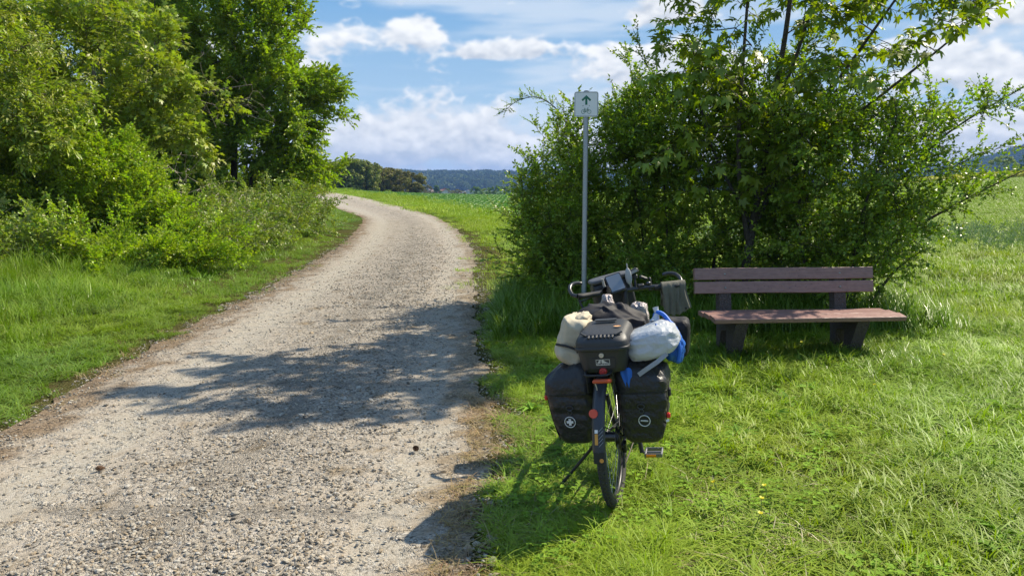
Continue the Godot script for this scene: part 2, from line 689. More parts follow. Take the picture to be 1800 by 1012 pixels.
func build_ground() -> void:
	var b := Mb.new()
	var radii := [0.0]
	var r := 0.5
	while r < 5200.0:
		radii.append(r)
		r += maxf(0.4, r * 0.055)
	var k := 220
	for i in radii.size():
		for j in k:
			var a := TAU * j / k
			var x: float = sin(a) * radii[i]
			var z: float = -cos(a) * radii[i]
			var t := 0.5 + 0.5 * noise.get_noise_2d(x * 1.5, z * 1.5)
			var d: float = radii[i]
			b.col = Color(0.075, 0.085, 0.028).lerp(Color(0.11, 0.095, 0.045), t)
			if d > 24.0:
				b.col = b.col.lerp(Color(0.085, 0.16, 0.03).lerp(Color(0.10, 0.17, 0.035), t), smoothstep(24.0, 60.0, d))
			b.vert(Vector3(x, ground_at(x, z) - 0.012, z), Vector3.UP, Vector2(x, z))
	for i in radii.size() - 1:
		for j in k:
			var jj := (j + 1) % k
			b.quad(i * k + j, i * k + jj, (i + 1) * k + jj, (i + 1) * k + j)
	var flip := (b.v[b.ix[2 + k * 6]] - b.v[b.ix[k * 6]]).cross(b.v[b.ix[1 + k * 6]] - b.v[b.ix[k * 6]]).y < 0.0
	if flip:
		for q in range(0, b.ix.size(), 3):
			var t := b.ix[q + 1]
			b.ix[q + 1] = b.ix[q + 2]
			b.ix[q + 2] = t
	b.smooth(0, 0)
	var m := mat(Color.WHITE, 1.0)
	m.metallic_specular = 0.0
	m.vertex_color_use_as_albedo = true
	m.uv1_world_triplanar = true
	rough_surface(m, tint_tex(0.03, 61, Color(0.55, 0.52, 0.45), Color(1, 1, 1), 512), noise_tex(0.06, 62, true, 8.0, FastNoiseLite.TYPE_SIMPLEX_SMOOTH, 512), 1.1, 1.0)
	m.uv1_world_triplanar = true
	var o := put("ground", b.mesh(), m)
	tag(o, "grassy ground of the meadow and verges running back to the fields", "", "", "structure")


func road_height(s: float, x: float, z: float) -> float:
	var h := ground_at(x, z) + 0.006 + 0.022 * (1.0 - pow(2.0 * s - 1.0, 2.0))
	h -= 0.016 * exp(-pow((s - 0.26) / 0.09, 2.0)) + 0.014 * exp(-pow((s - 0.86) / 0.07, 2.0))
	return h + 0.010 * rough_noise.get_noise_2d(x * 3.0, z * 3.0) * smoothstep(0.0, 0.12, minf(s, 1.0 - s))


func build_road() -> void:
	var b := Mb.new()
	var z := 3.0
	var cols := 56
	var rows := 0
	while z > -140.0:
		var xl := left_edge(z)
		var xr := right_edge(z)
		for j in cols + 1:
			var s := float(j) / cols
			var x := lerpf(xl, xr, s)
			var t := edge_noise.get_noise_2d(x * 3.0, z * 3.0)
			var f := edge_noise.get_noise_2d(x * 14.0 + 70.0, z * 14.0)
			var c := Color(0.965, 0.935, 0.89)
			var track := exp(-pow((s - 0.25) / 0.10, 2.0)) + exp(-pow((s - 0.87) / 0.07, 2.0))
			c = c.lerp(Color(1.06, 1.04, 1.0), clampf(track * 0.8 + f * 0.3, 0.0, 1.0))
			var band := exp(-pow((s - 0.58 + 0.1 * noise.get_noise_2d(z * 2.0, 8.0)) / 0.17, 2.0))
			c = c.lerp(Color(0.76, 0.745, 0.725), clampf(band * (0.35 + t * 1.3), 0.0, 0.8))
			var dl := (x - xl) + 0.42 * t + 0.30 * f
			var dr := (xr - x) + 0.40 * t + 0.30 * f
			c = c.lerp(Color(0.52, 0.40, 0.28), 0.85 * (1.0 - smoothstep(0.10, 0.52, dl)))
			c = c.lerp(Color(0.66, 0.56, 0.42), 0.8 * (1.0 - smoothstep(0.05, 0.35, dr)))
			if t > 0.28 and s > 0.3 and s < 0.8:
				c = c.lerp(Color(0.62, 0.52, 0.38), (t - 0.28) * 2.2)
			b.col = c
			b.vert(Vector3(x, road_height(s, x, z), z), Vector3.UP, Vector2(0.02 + 0.96 * s, z / 2.5))
		rows += 1
		z -= clampf(absf(z) * 0.02, 0.06, 1.2)
	for i in rows - 1:
		for j in cols:
			var s := i * (cols + 1) + j
			b.quad(s, s + 1, s + cols + 2, s + cols + 1)
	b.smooth(0, 0)
	if b.n[cols * 3].y < 0.0:
		for q in range(0, b.ix.size(), 3):
			var t := b.ix[q + 1]
			b.ix[q + 1] = b.ix[q + 2]
			b.ix[q + 2] = t
		b.smooth(0, 0)
	var tx := gravel_textures()
	var m := mat(Color(1, 1, 1), 0.95)
	m.metallic_specular = 0.2
	m.albedo_texture = tx[0]
	m.vertex_color_use_as_albedo = true
	m.heightmap_enabled = true
	m.heightmap_texture = tx[1]
	m.heightmap_scale = 1.5
	var road := put("gravel_road", b.mesh(), m)
	tag(road, "pale gravel farm road curving left beside the bushes", "", "", "structure")
	# loose stones: the larger ones one by one, the rest as gravel
	var rng := RandomNumberGenerator.new()
	rng.seed = 310
	var chips := []
	for i in 6:
		chips.append(chip_mesh(rng))
	var tones := [Color(0.39, 0.355, 0.295), Color(0.29, 0.255, 0.205), Color(0.47, 0.42, 0.335), Color(0.19, 0.17, 0.14), Color(0.39, 0.31, 0.21), Color(0.50, 0.47, 0.41)]
	var tone_mats := []
	for t in tones:
		var q: StandardMaterial3D = M.stone.duplicate()
		q.albedo_color = t.linear_to_srgb()
		tone_mats.append(q)
	var made := 0
	while made < 300:
		var zz := -2.9 - 6.5 * pow(rng.randf(), 1.5)
		var s := rng.randf()
		var keep := 0.14 + 0.9 * exp(-pow((s - 0.56) / 0.17, 2.0)) + (0.8 if s > 0.93 or s < 0.06 else 0.0)
		if rng.randf() > keep:
			continue
		var x := lerpf(left_edge(zz), right_edge(zz) + 0.15, s)
		var size := 0.010 + 0.017 * pow(rng.randf(), 2.4)
		var at := Transform3D(stone_turn(rng).scaled(Vector3.ONE * size), Vector3(x, road_height(clampf(s, 0.0, 1.0), x, zz) + size * 0.22, zz))
		put("stone", chips[made % 6], tone_mats[rng.randi() % 6], road, at)
		made += 1
	for v in 3:
		var xf := []
		var cs := PackedColorArray()
		for i in 52000:
			var zz := -2.6 - 34.0 * pow(rng.randf(), 2.4)
			var s := rng.randf()
			var keep := 0.22 + 0.85 * exp(-pow((s - 0.57) / 0.16, 2.0)) + (0.5 if s > 0.93 or s < 0.08 else 0.0) - 0.08 * exp(-pow((s - 0.25) / 0.08, 2.0))
			var x := lerpf(left_edge(zz) - 0.12, right_edge(zz) + 0.22, s)
			keep *= 0.55 + 0.9 * edge_noise.get_noise_2d(x * 2.0, zz * 2.0)
			keep *= 1.0 - smoothstep(10.0, 34.0, -zz)
			if rng.randf() > keep:
				continue
			var size := 0.003 + 0.0095 * pow(rng.randf(), 2.4) + (0.004 if zz < -10.0 else 0.0)
			xf.append(Transform3D(stone_turn(rng).scaled(Vector3.ONE * size), Vector3(x, road_height(clampf(s, 0.0, 1.0), x, zz) + size * 0.3, zz)))
			cs.append(tones[rng.randi() % 6])
		many("gravel", chips[v], M.stone, xf, cs, road)


func stone_turn(rng: RandomNumberGenerator) -> Basis:
	return Basis.from_euler(Vector3(rng.randf_range(-0.5, 0.5), rng.randf() * TAU, rng.randf_range(-0.5, 0.5)))


func chip_mesh(rng: RandomNumberGenerator) -> ArrayMesh:
	var b := Mb.new()
	var g := (1.0 + sqrt(5.0)) / 2.0
	var pts := [Vector3(-1, g, 0), Vector3(1, g, 0), Vector3(-1, -g, 0), Vector3(1, -g, 0), Vector3(0, -1, g), Vector3(0, 1, g), Vector3(0, -1, -g), Vector3(0, 1, -g), Vector3(g, 0, -1), Vector3(g, 0, 1), Vector3(-g, 0, -1), Vector3(-g, 0, 1)]
	var faces := [[0, 11, 5], [0, 5, 1], [0, 1, 7], [0, 7, 10], [0, 10, 11], [1, 5, 9], [5, 11, 4], [11, 10, 2], [10, 7, 6], [7, 1, 8], [3, 9, 4], [3, 4, 2], [3, 2, 6], [3, 6, 8], [3, 8, 9], [4, 9, 5], [2, 4, 11], [6, 2, 10], [8, 6, 7], [9, 8, 1]]
	var sc := Vector3(rng.randf_range(0.9, 1.3), rng.randf_range(0.45, 0.75), rng.randf_range(0.7, 1.0))
	var q := []
	for p in pts:
		q.append(p.normalized() * sc * rng.randf_range(0.72, 1.2))
	for f in faces:
		b.flat(PackedVector3Array([q[f[0]], q[f[1]], q[f[2]]]), Vector3.ZERO)
	return b.mesh()


# ------------------------------------------------------------------ far country

func far_clump(rng: RandomNumberGenerator, count: int, leaf: float) -> ArrayMesh:
	# a loose ball of leaf-bearing sprays, radius about 1
	var b := Mb.new()
	for i in count:
		var d := Vector3(rng.randfn(), rng.randfn(), rng.randfn()).normalized()
		var p := d * pow(rng.randf(), 0.4)
		var g := rng.randf_range(0.75, 1.2)
		b.col = Color(g, g, g)
		var side := Vector3(rng.randfn(), rng.randfn(), rng.randfn()).normalized()
		var nn := (d + Vector3(rng.randfn(), rng.randfn(), rng.randfn()) * 0.6).normalized()
		side = nn.cross(side).normalized()
		var w := nn.cross(side)
		var s := leaf * rng.randf_range(0.6, 1.3)
		var q := b.vert(p - side * s, nn)
		b.vert(p - w * s * 0.6, nn)
		b.vert(p + side * s, nn)
		b.vert(p + w * s * 0.6, nn)
		b.quad(q, q + 1, q + 2, q + 3)
	return b.mesh()


func far_tree(called: String, label: String, group: String, at: Vector3, h: float, w: float, clumps: Array, m: Material, tone: Color, rng: RandomNumberGenerator, count := 34) -> void:
	var t := thing(called, label, "tree", Transform3D(Basis(), at), group)
	put("trunk", tube_mesh([Vector3(0, -0.6, 0), Vector3(w * 0.02, h * 0.3, 0), Vector3(0, h * 0.8, w * 0.03)], [h * 0.022, h * 0.016, h * 0.004], 6), M.dark_bark, t)
	for v in clumps.size():
		var xf := []
		var cs := PackedColorArray()
		for i in int(count / float(clumps.size())) + 1:
			var a := rng.randf() * TAU
			var u := rng.randf()
			var r := w * 0.5 * pow(rng.randf(), 0.5) * sqrt(maxf(0.0, 1.0 - pow(absf(u - 0.42) / 0.62, 2.2)))
			var s := h * rng.randf_range(0.07, 0.13)
			xf.append(Transform3D(Basis.from_euler(Vector3(rng.randf() * 6, rng.randf() * 6, 0)).scaled(Vector3(s, s * 0.85, s)), Vector3(cos(a) * r, h * (0.04 + u * 0.90), sin(a) * r)))
			var g := rng.randf_range(0.8, 1.2)
			cs.append(Color(tone.r * g, tone.g * g, tone.b * g))
		many("crown", clumps[v], m, xf, cs, t)


func build_far() -> void:
	var rng := RandomNumberGenerator.new()
	rng.seed = 900
	# wooded hills
	var hill := Mb.new()
	var rows := 10
	var k := 110
	for i in rows + 1:
		for j in k + 1:
			var az := lerpf(-75.0, 62.0, float(j) / k)
			hill.vert(hill_point(az, float(i) / rows))
	for i in rows:
		for j in k:
			var s := i * (k + 1) + j
			hill.quad(s, s + 1, s + k + 2, s + k + 1)
	hill.smooth(0, 0)
	tag(put("hills", hill.mesh(), matte_ground(Color(0.07, 0.09, 0.035))), "long low wooded hills along the horizon", "", "", "structure")
	var clump_a := far_clump(rng, 60, 0.42)
	var clump_b := far_clump(rng, 60, 0.34)
	var xf := []
	var cs := PackedColorArray()
	for i in 26000:
		var az := rng.randf_range(-30.0, 46.0)
		var p := hill_point(az, 0.04 + 0.9 * pow(rng.randf(), 0.8))
		var s := rng.randf_range(5.5, 11.0)
		xf.append(Transform3D(Basis.from_euler(Vector3(0, rng.randf() * 6, 0)).scaled(Vector3(s, s * rng.randf_range(0.9, 1.6), s)), p + Vector3(0, s * 0.5, 0)))
		var g := rng.randf_range(0.6, 1.35)
		cs.append(Color(g, g, g))
	var f := many("forest", clump_a, M.forest, xf, cs)
	tag(f, "dark bluish forest covering the distant hills", "", "", "stuff")
	# grove beyond the left field
	var grove := [[-14.9, 250, 8.2, 7, 0], [-14.3, 245, 9.0, 8, 0], [-13.7, 255, 9.2, 8, 1], [-13.0, 240, 10.8, 9, 1], [-12.4, 250, 12.2, 10, 1], [-11.8, 238, 12.8, 10, 1], [-11.2, 247, 12.8, 10, 1], [-10.6, 240, 12.0, 10, 1], [-10.0, 252, 11.4, 9, 1], [-9.4, 248, 10.4, 8, 2], [-8.8, 256, 10.4, 8, 2], [-8.2, 250, 9.8, 8, 2], [-7.6, 262, 9.6, 8, 2], [-7.0, 258, 9.0, 8, 2]]
	var place := ["leftmost", "second from the left", "third from the left", "fourth from the left", "fifth from the left", "sixth from the left", "seventh from the left", "eighth from the left", "ninth from the left", "tenth from the left", "fifth from the right", "fourth from the right", "third from the right", "second from the right", "rightmost"]
	var look := ["low green rounded", "tall olive green domed", "thin brownish half-leafed"]
	for i in grove.size():
		var g = grove[i]
		var p := polar(g[0], g[1] * 0.85)
		var h: float = g[2] * 0.66
		far_tree("grove_tree", "%s tree in the grove beyond the green field, %s" % [look[g[4]], place[i if i < 10 else i + 1]], "trees of the grove beyond the field", p, h, g[3] * 0.72, [clump_a, clump_b], M.far_leaf, [Color(0.75, 1.1, 0.9), Color(1.15, 1.15, 0.95), Color(1.05, 0.85, 0.8)][g[4]], rng, [70, 110, 60][g[4]])
	# village
	village_house(-5.0, 560, 9.0, 6.4, "white gabled farmhouse with a red roof in the far valley", Color(0.75, 0.72, 0.66), Color(0.30, 0.13, 0.09), 0.5)
	village_house(-6.0, 590, 8.0, 6.0, "small white house with a dark roof left of the red-roofed farmhouse", Color(0.78, 0.76, 0.72), Color(0.14, 0.10, 0.09), -0.4)
	village_house(-3.3, 600, 14.0, 5.0, "long pale barn roof right of the red-roofed farmhouse", Color(0.6, 0.6, 0.6), Color(0.42, 0.43, 0.44), 0.2)
	var bushes := [[-6.5, 500, 6.5, 9, 2], [-6.2, 520, 9, 9, 2], [-5.5, 540, 9, 5, 0], [-4.75, 575, 7, 5, 0], [-4.4, 530, 5.5, 7, 2], [-4.05, 540, 6.5, 8, 2], [-3.7, 545, 5.5, 7, 2], [-2.6, 420, 8, 8, 0], [-1.9, 430, 7, 8, 3], [-1.2, 410, 8.5, 10, 0], [-0.5, 420, 8, 9, 0], [32.2, 330, 8, 10, 3], [33.4, 335, 9, 9, 0]]
	var words_ := ["brown budding tree at the left end of the village", "brown budding tree with a round crown beside the small white house", "dark conifer-like tree left of the red-roofed farmhouse", "green tree right behind the red-roofed farmhouse", "low brown thicket just right of the farmhouse", "middle brown thicket between the farmhouse and the long barn", "brown thicket left of the long barn roof", "dark green field tree right of the long barn", "pale willow-like tree among the dark field trees", "tall dark green field tree beside the pale willow", "dark green field tree nearest the hawthorn bush", "pale tree at the edge of the yellow rape field", "dark tree at the right end of the yellow field"]
	var tones := [Color(0.55, 0.85, 0.75), Color(1, 1, 1), Color(1.0, 0.75, 0.65), Color(1.5, 1.6, 1.5)]
	for i in bushes.size():
		var g = bushes[i]
		far_tree("field_tree", words_[i], "trees by the far village and fields", polar(g[0], g[1]), g[2], g[3], [clump_a, clump_b], M.far_leaf, tones[g[4]], rng, 40)
	build_fields(rng)


func matte_ground(c: Color) -> StandardMaterial3D:
	var m := mat(c, 1.0)
	m.metallic_specular = 0.0
	return m


func polar(az: float, d: float) -> Vector3:
	var x := sin(deg_to_rad(az)) * d
	var z := -cos(deg_to_rad(az)) * d
	return Vector3(x, ground_at(x, z), z)


func hill_point(az: float, t: float) -> Vector3:
	var a := deg_to_rad(az)
	var top := 33.0 + 5.0 * noise.get_noise_2d(az * 2.2, 4.0) + 10.0 * smoothstep(-14.0, -10.0, az) * (1.0 - smoothstep(-2.0, 14.0, az)) + 85.0 * smoothstep(26.0, 37.0, az) - 18.0 * (1.0 - smoothstep(-16.0, -11.0, az))
	var d := lerpf(1500.0, 2600.0, t)
	return Vector3(sin(a) * d, -8.0 + top * sin(minf(t / 0.8, 1.0) * PI / 2) + 4.0 * noise.get_noise_2d(az * 6.0, t * 40.0), -cos(a) * d)


func village_house(az: float, d: float, w: float, h: float, label: String, wall_c: Color, roof_c: Color, turn: float) -> void:
	var t := thing("village_house", label, "house", Transform3D(Basis(Vector3.UP, turn), polar(az, d)), "houses of the far village")
	var depth := w * 0.75
	var wb := Mb.new()
	wb.prism(PackedVector2Array([Vector2(-w / 2, -1), Vector2(w / 2, -1), Vector2(w / 2, h * 0.55), Vector2(0, h * 0.97), Vector2(-w / 2, h * 0.55)]), depth, Transform3D(Basis(), Vector3(0, 0, -depth / 2)))
	var wall := put("wall", wb.mesh(), rough_surface(mat(wall_c, 0.9), M.blotch, null, 0.2), t)
	wall.material_override.albedo_color = wall_c.linear_to_srgb()
	for s in [-1.0, 1.0]:
		var rb := Mb.new()
		var slope := Vector2(w / 2, -h * 0.42).angle()
		rb.box(Vector3(s * w * 0.26, h * 0.78, 0), Vector3(w * 0.68, 0.25, depth + 0.8), 0.04, Basis(Vector3(0, 0, 1), slope * s))
		put("roof_slope", rb.mesh(), mat(roof_c, 0.85), t)
	for i in 2:
		put("window", box_mesh(Vector3(1.0, 1.2, 0.1), 0.02), mat(Color(0.03, 0.035, 0.04), 0.2), t, Transform3D(Basis(), Vector3(-w * 0.22 + i * w * 0.44, h * 0.30, depth / 2 + 0.04)))
	put("chimney", box_mesh(Vector3(0.7, 1.4, 0.7), 0.05), mat(Color(0.25, 0.15, 0.12), 0.9), t, Transform3D(Basis(), Vector3(w * 0.12, h * 1.02, -depth * 0.2)))


func build_fields(rng: RandomNumberGenerator) -> void:
	# a leafy crop in rows on the left, young corn on the right, and a strip of rape in flower
	var leafy := Mb.new()
	for i in 9:
		var a := TAU * i / 9 + rng.randf_range(-0.3, 0.3)
		var g := rng.randf_range(0.7, 1.25)
		leafy.col = Color(g, g, g * rng.randf_range(0.8, 1.2))
		leaf_blade(leafy, Vector3.ZERO, Vector3(cos(a), rng.randf_range(0.7, 1.6), sin(a)).normalized(), 0.34, 0.13)
	var lm := leafy.mesh()
	var xf := []
	var cs := PackedColorArray()
	for i in 34000:
		var d := 38.0 + 120.0 * pow(rng.randf(), 1.6)
		var az := rng.randf_range(-28.0, 2.0)
		var x := sin(deg_to_rad(az)) * d
		var z := -cos(deg_to_rad(az)) * d
		var off := x - right_edge(z)
		if off < 3.2 + d * 0.02 or z > -38.0:
			continue
		x = roundf(x / 0.55) * 0.55 + rng.randf_range(-0.09, 0.09)
		var s := rng.randf_range(0.8, 1.35)
		xf.append(Transform3D(Basis(Vector3.UP, rng.randf() * TAU).scaled(Vector3(s, s, s)), Vector3(x, ground_at(x, z), z)))
		var g := rng.randf_range(0.75, 1.2)
		cs.append(Color(g, g, g))
	tag(many("leafy_crop", lm, M.crop, xf, cs), "rows of a leafy green crop in the field beyond the curve", "", "", "stuff")
	var tuft := grass_tuft(rng, 22, 0.36, 0.10, 0.012, 0.25, 0.9)
	xf = []
	cs = PackedColorArray()
	for i in 60000:
		var d := 26.0 + 170.0 * pow(rng.randf(), 1.9)
		var az := rng.randf_range(3.0, 42.0)
		var x := sin(deg_to_rad(az)) * d
		var z := -cos(deg_to_rad(az)) * d
		if z > -27.0 or absf(wrapf(z, -20.0, 0.0) + 10.0) < 0.25:
			continue
		var s := rng.randf_range(0.9, 1.4) * (1.0 + d * 0.006)
		xf.append(Transform3D(Basis(Vector3.UP, rng.randf() * TAU).scaled(Vector3(s * 1.6, s * 0.32, s * 1.6)), Vector3(x, ground_at(x, z), z)))
		var g := rng.randf_range(0.85, 1.1) * (0.92 + 0.25 * noise.get_noise_2d(x * 0.4, z * 1.6))
		cs.append(Color(g * 0.88, g * 0.92, g * 1.0))
	tag(many("young_corn", tuft, M.grass, xf, cs), "even green field of young corn right of the bushes", "", "", "stuff")
	var rb := far_clump(rng, 26, 0.4)
	xf = []
	cs = PackedColorArray()
	for i in 16000:
		var d := rng.randf_range(205.0, 285.0)
		var az := rng.randf_range(26.0, 44.0)
		var p := polar(az, d)
		var s := rng.randf_range(0.5, 0.8)
		xf.append(Transform3D(Basis(Vector3.UP, rng.randf() * TAU).scaled(Vector3(s * 1.5, s, s * 1.5)), p + Vector3(0, s * 0.6, 0)))
		var g := rng.randf_range(0.8, 1.15)
		cs.append(Color(g, g, g))
	tag(many("rape_field", rb, M.rape, xf, cs), "yellow strip of flowering rape below the right-hand hill", "", "", "stuff")


# ------------------------------------------------------------------ leaves, grass, branching

func leaf_blade(b: Mb, at: Vector3, dir: Vector3, length: float, width: float) -> void:
	# a simple pointed leaf, folded along its midrib and bending over
	var side := dir.cross(Vector3.UP)
	side = side.normalized() if side.length() > 0.05 else Vector3.RIGHT
	leaf_turned(b, at, dir, side.cross(dir).normalized(), length, width)


func leaf_turned(b: Mb, at: Vector3, dir: Vector3, up: Vector3, length: float, width: float, droop := 0.25) -> void:
	var side := dir.cross(up).normalized()
	up = side.cross(dir).normalized()
	var m1 := at + dir * length * 0.45 - up * length * 0.02
	var tip := at + dir * length - up * length * droop
	var l := at + dir * length * 0.42 + side * width * 0.5 + up * width * 0.16
	var r := at + dir * length * 0.42 - side * width * 0.5 + up * width * 0.16
	var nl := (up - side * 0.3).normalized()
	var nr := (up + side * 0.3).normalized()
	var s := b.vert(at, up)
	b.vert(l, nl)
	b.vert(m1, nl)
	b.vert(tip, (up + dir * 0.35).normalized())
	b.vert(r, nr)
	b.vert(m1, nr)
	b.tri(s, s + 2, s + 1)
	b.tri(s + 1, s + 2, s + 3)
	b.tri(s, s + 4, s + 5)
	b.tri(s + 4, s + 3, s + 5)


func maple_leaf(b: Mb, at: Vector3, dir: Vector3, up: Vector3, size: float, droop := 0.3) -> void:
	# five pointed lobes on a stalk
	var side := dir.cross(up).normalized()
	up = side.cross(dir).normalized()
	var out := [[180, 0.06], [140, 0.34], [112, 0.55], [92, 0.36], [70, 0.46], [52, 0.86], [38, 0.62], [26, 0.42], [13, 0.74], [0, 1.0]]
	var pts := PackedVector2Array()
	for q in out:
		pts.append(Vector2(cos(deg_to_rad(q[0])), sin(deg_to_rad(q[0]))) * q[1])
	for i in range(out.size() - 2, 0, -1):
		pts.append(Vector2(pts[i].x, -pts[i].y))
	var base := at + dir * size * 0.12
	var hub := b.vert(base + dir * size * 0.22 - up * size * 0.03, up)
	var s := b.v.size()
	for p in pts:
		var r := p.length()
		b.vert(base + dir * (p.x * size * 0.72) + side * (p.y * size * 0.72) - up * size * (droop * r * r - 0.1 * absf(p.y)), (up + (dir * p.x + side * p.y) * 0.35).normalized())
	for i in pts.size():
		b.tri(hub, s + (i + 1) % pts.size(), s + i)


func spray(rng: RandomNumberGenerator, count: int, length: float, leaf: float, width: float, kind := "simple", flat_ := 0.5) -> ArrayMesh:
	# a leafy twig along +y whose leaves face +z more or less
	var b := Mb.new()
	var path := []
	for i in 4:
		var t := i / 3.0
		path.append(Vector3(sin(t * 2.0) * length * 0.06, t * length, -t * t * length * 0.12))
	b.col = Color(0.42, 0.34, 0.5)
	b.tube(path, [length * 0.011, length * 0.009, length * 0.007, length * 0.003], 3, false, false)
	for i in count:
		var t := 0.12 + 0.88 * (i + rng.randf()) / count
		var p := Vector3(sin(t * 2.0) * length * 0.06, t * length, -t * t * length * 0.12)
		var s := 1.0 if i % 2 else -1.0
		var up := (Vector3(0, 0, 1) + Vector3(rng.randfn(), rng.randfn(), rng.randfn()) * flat_).normalized()
		var dir := (Vector3(s * rng.randf_range(0.5, 1.1), rng.randf_range(0.2, 1.0), 0) + Vector3(rng.randfn(), rng.randfn(), rng.randfn()) * flat_ * 0.7).normalized()
		if i == count - 1:
			dir = Vector3(0, 1, 0)
		var g := rng.randf_range(0.72, 1.25)
		b.col = Color(g * rng.randf_range(0.9, 1.15), g, g * rng.randf_range(0.8, 1.2))
		var k := rng.randf_range(0.65, 1.2)
		if kind == "maple":
			p += dir * leaf * 0.5
			maple_leaf(b, p, (dir + Vector3(0, 0, -0.35)).normalized(), up, leaf * k)
		elif kind == "lobed":
			leaf_turned(b, p, dir, up, leaf * k, width * k, 0.15)
			leaf_turned(b, p + dir * leaf * 0.2, (dir + dir.cross(up) * 0.8).normalized(), up, leaf * k * 0.55, width * k * 0.6, 0.1)
			leaf_turned(b, p + dir * leaf * 0.2, (dir - dir.cross(up) * 0.8).normalized(), up, leaf * k * 0.55, width * k * 0.6, 0.1)
		else:
			leaf_turned(b, p, dir, up, leaf * k, width * k, rng.randf_range(0.05, 0.35))
	return b.mesh()


func grass_tuft(rng: RandomNumberGenerator, blades: int, height: float, spread: float, width: float, lean: float, upright := 0.6) -> ArrayMesh:
	var b := Mb.new()
	for i in blades:
		var a := rng.randf() * TAU
		var r := spread * sqrt(rng.randf())
		grass_blade(b, rng, Vector3(cos(a) * r, -0.01, sin(a) * r), height * rng.randf_range(0.35, 1.15), rng.randf() * TAU, lean * rng.randf_range(0.4, 1.8), width * rng.randf_range(0.55, 1.25), upright, 1.0)
	return b.mesh()


func grass_patch(rng: RandomNumberGenerator, tufts: int, blades: int, radius: float, height: float, width: float, lean: float, upright := 0.6) -> ArrayMesh:
	# many tufts whose density thins out towards the rim, so that patches run into one another
	var b := Mb.new()
	for k in tufts:
		var a := rng.randf() * TAU
		var r := radius * 0.5 * absf(rng.randfn()) if k % 2 else radius * sqrt(rng.randf())
		if r > radius * 1.15:
			continue
		var mid := Vector3(cos(a) * r, -0.01, sin(a) * r)
		var th := height * rng.randf_range(0.6, 1.25)
		var way := rng.randf() * TAU
		var tone := rng.randf_range(0.82, 1.18)
		for i in blades:
			var o := rng.randf() * TAU
			var q := 0.045 * sqrt(rng.randf()) * (radius / 0.45)
			grass_blade(b, rng, mid + Vector3(cos(o), 0, sin(o)) * q, th * rng.randf_range(0.4, 1.15), way + rng.randfn() * 1.1, lean * rng.randf_range(0.3, 1.9), width * rng.randf_range(0.55, 1.25), upright, tone)
	return b.mesh()


func grass_blade(b: Mb, rng: RandomNumberGenerator, root: Vector3, h: float, az: float, bendy: float, w: float, upright: float, tone: float) -> void:
	var away := Vector3(cos(az), 0, sin(az))
	var side := away.cross(Vector3.UP).rotated(Vector3.UP, rng.randf_range(-0.9, 0.9))
	var g := tone * rng.randf_range(0.75, 1.25)
	b.col = Color(g * rng.randf_range(0.88, 1.2), g, g * rng.randf_range(0.7, 1.3))
	if rng.randf() < 0.05:
		b.col = Color(2.2, 1.25, 3.0)
	var prev := -1
	for k in 4:
		var t := k / 3.0
		var p := root + Vector3.UP * h * (t * upright + (1.0 - upright) * sin(t * PI * 0.5)) * (1.0 - 0.35 * minf(bendy, 1.6) * t) + away * h * bendy * t * t
		var nn := (away * -0.5 * (1.0 - t) + Vector3.UP * (0.35 + 0.65 * minf(1.0, bendy * t * 2.0))).normalized()
		if k == 3:
			var q := b.vert(p, nn)
			b.tri(prev, prev + 1, q)
		else:
			var ww := w * (1.0 - 0.28 * t * t) * (0.75 if k == 0 else 1.0)
			var q := b.vert(p - side * ww * 0.5, nn)
			b.vert(p + side * ww * 0.5, nn)
			if prev >= 0:
				b.quad(prev, prev + 1, q + 1, q)
			prev = q


class Skeleton:
	var p := PackedVector3Array()
	var par := PackedInt32Array()
	var w := PackedFloat32Array()
	var fixed := PackedFloat32Array()   # given radius of a trunk node, 0 elsewhere
	var limb := PackedInt32Array()      # which first-order branch a node belongs to, -1 on trunks

	func add(at: Vector3, parent: int, r: float, branch: int) -> int:
		p.append(at)
		par.append(parent)
		w.append(0.0)
		fixed.append(r)
		limb.append(branch)
		return p.size() - 1

	func nearest(a: Vector3) -> int:
		var best := 0
		var most := 1e9
		for i in p.size():
			var d := p[i].distance_squared_to(a) + (0.35 if p[i].y > a.y + 0.2 else 0.0)
			if d < most:
				most = d
				best = i
		return best


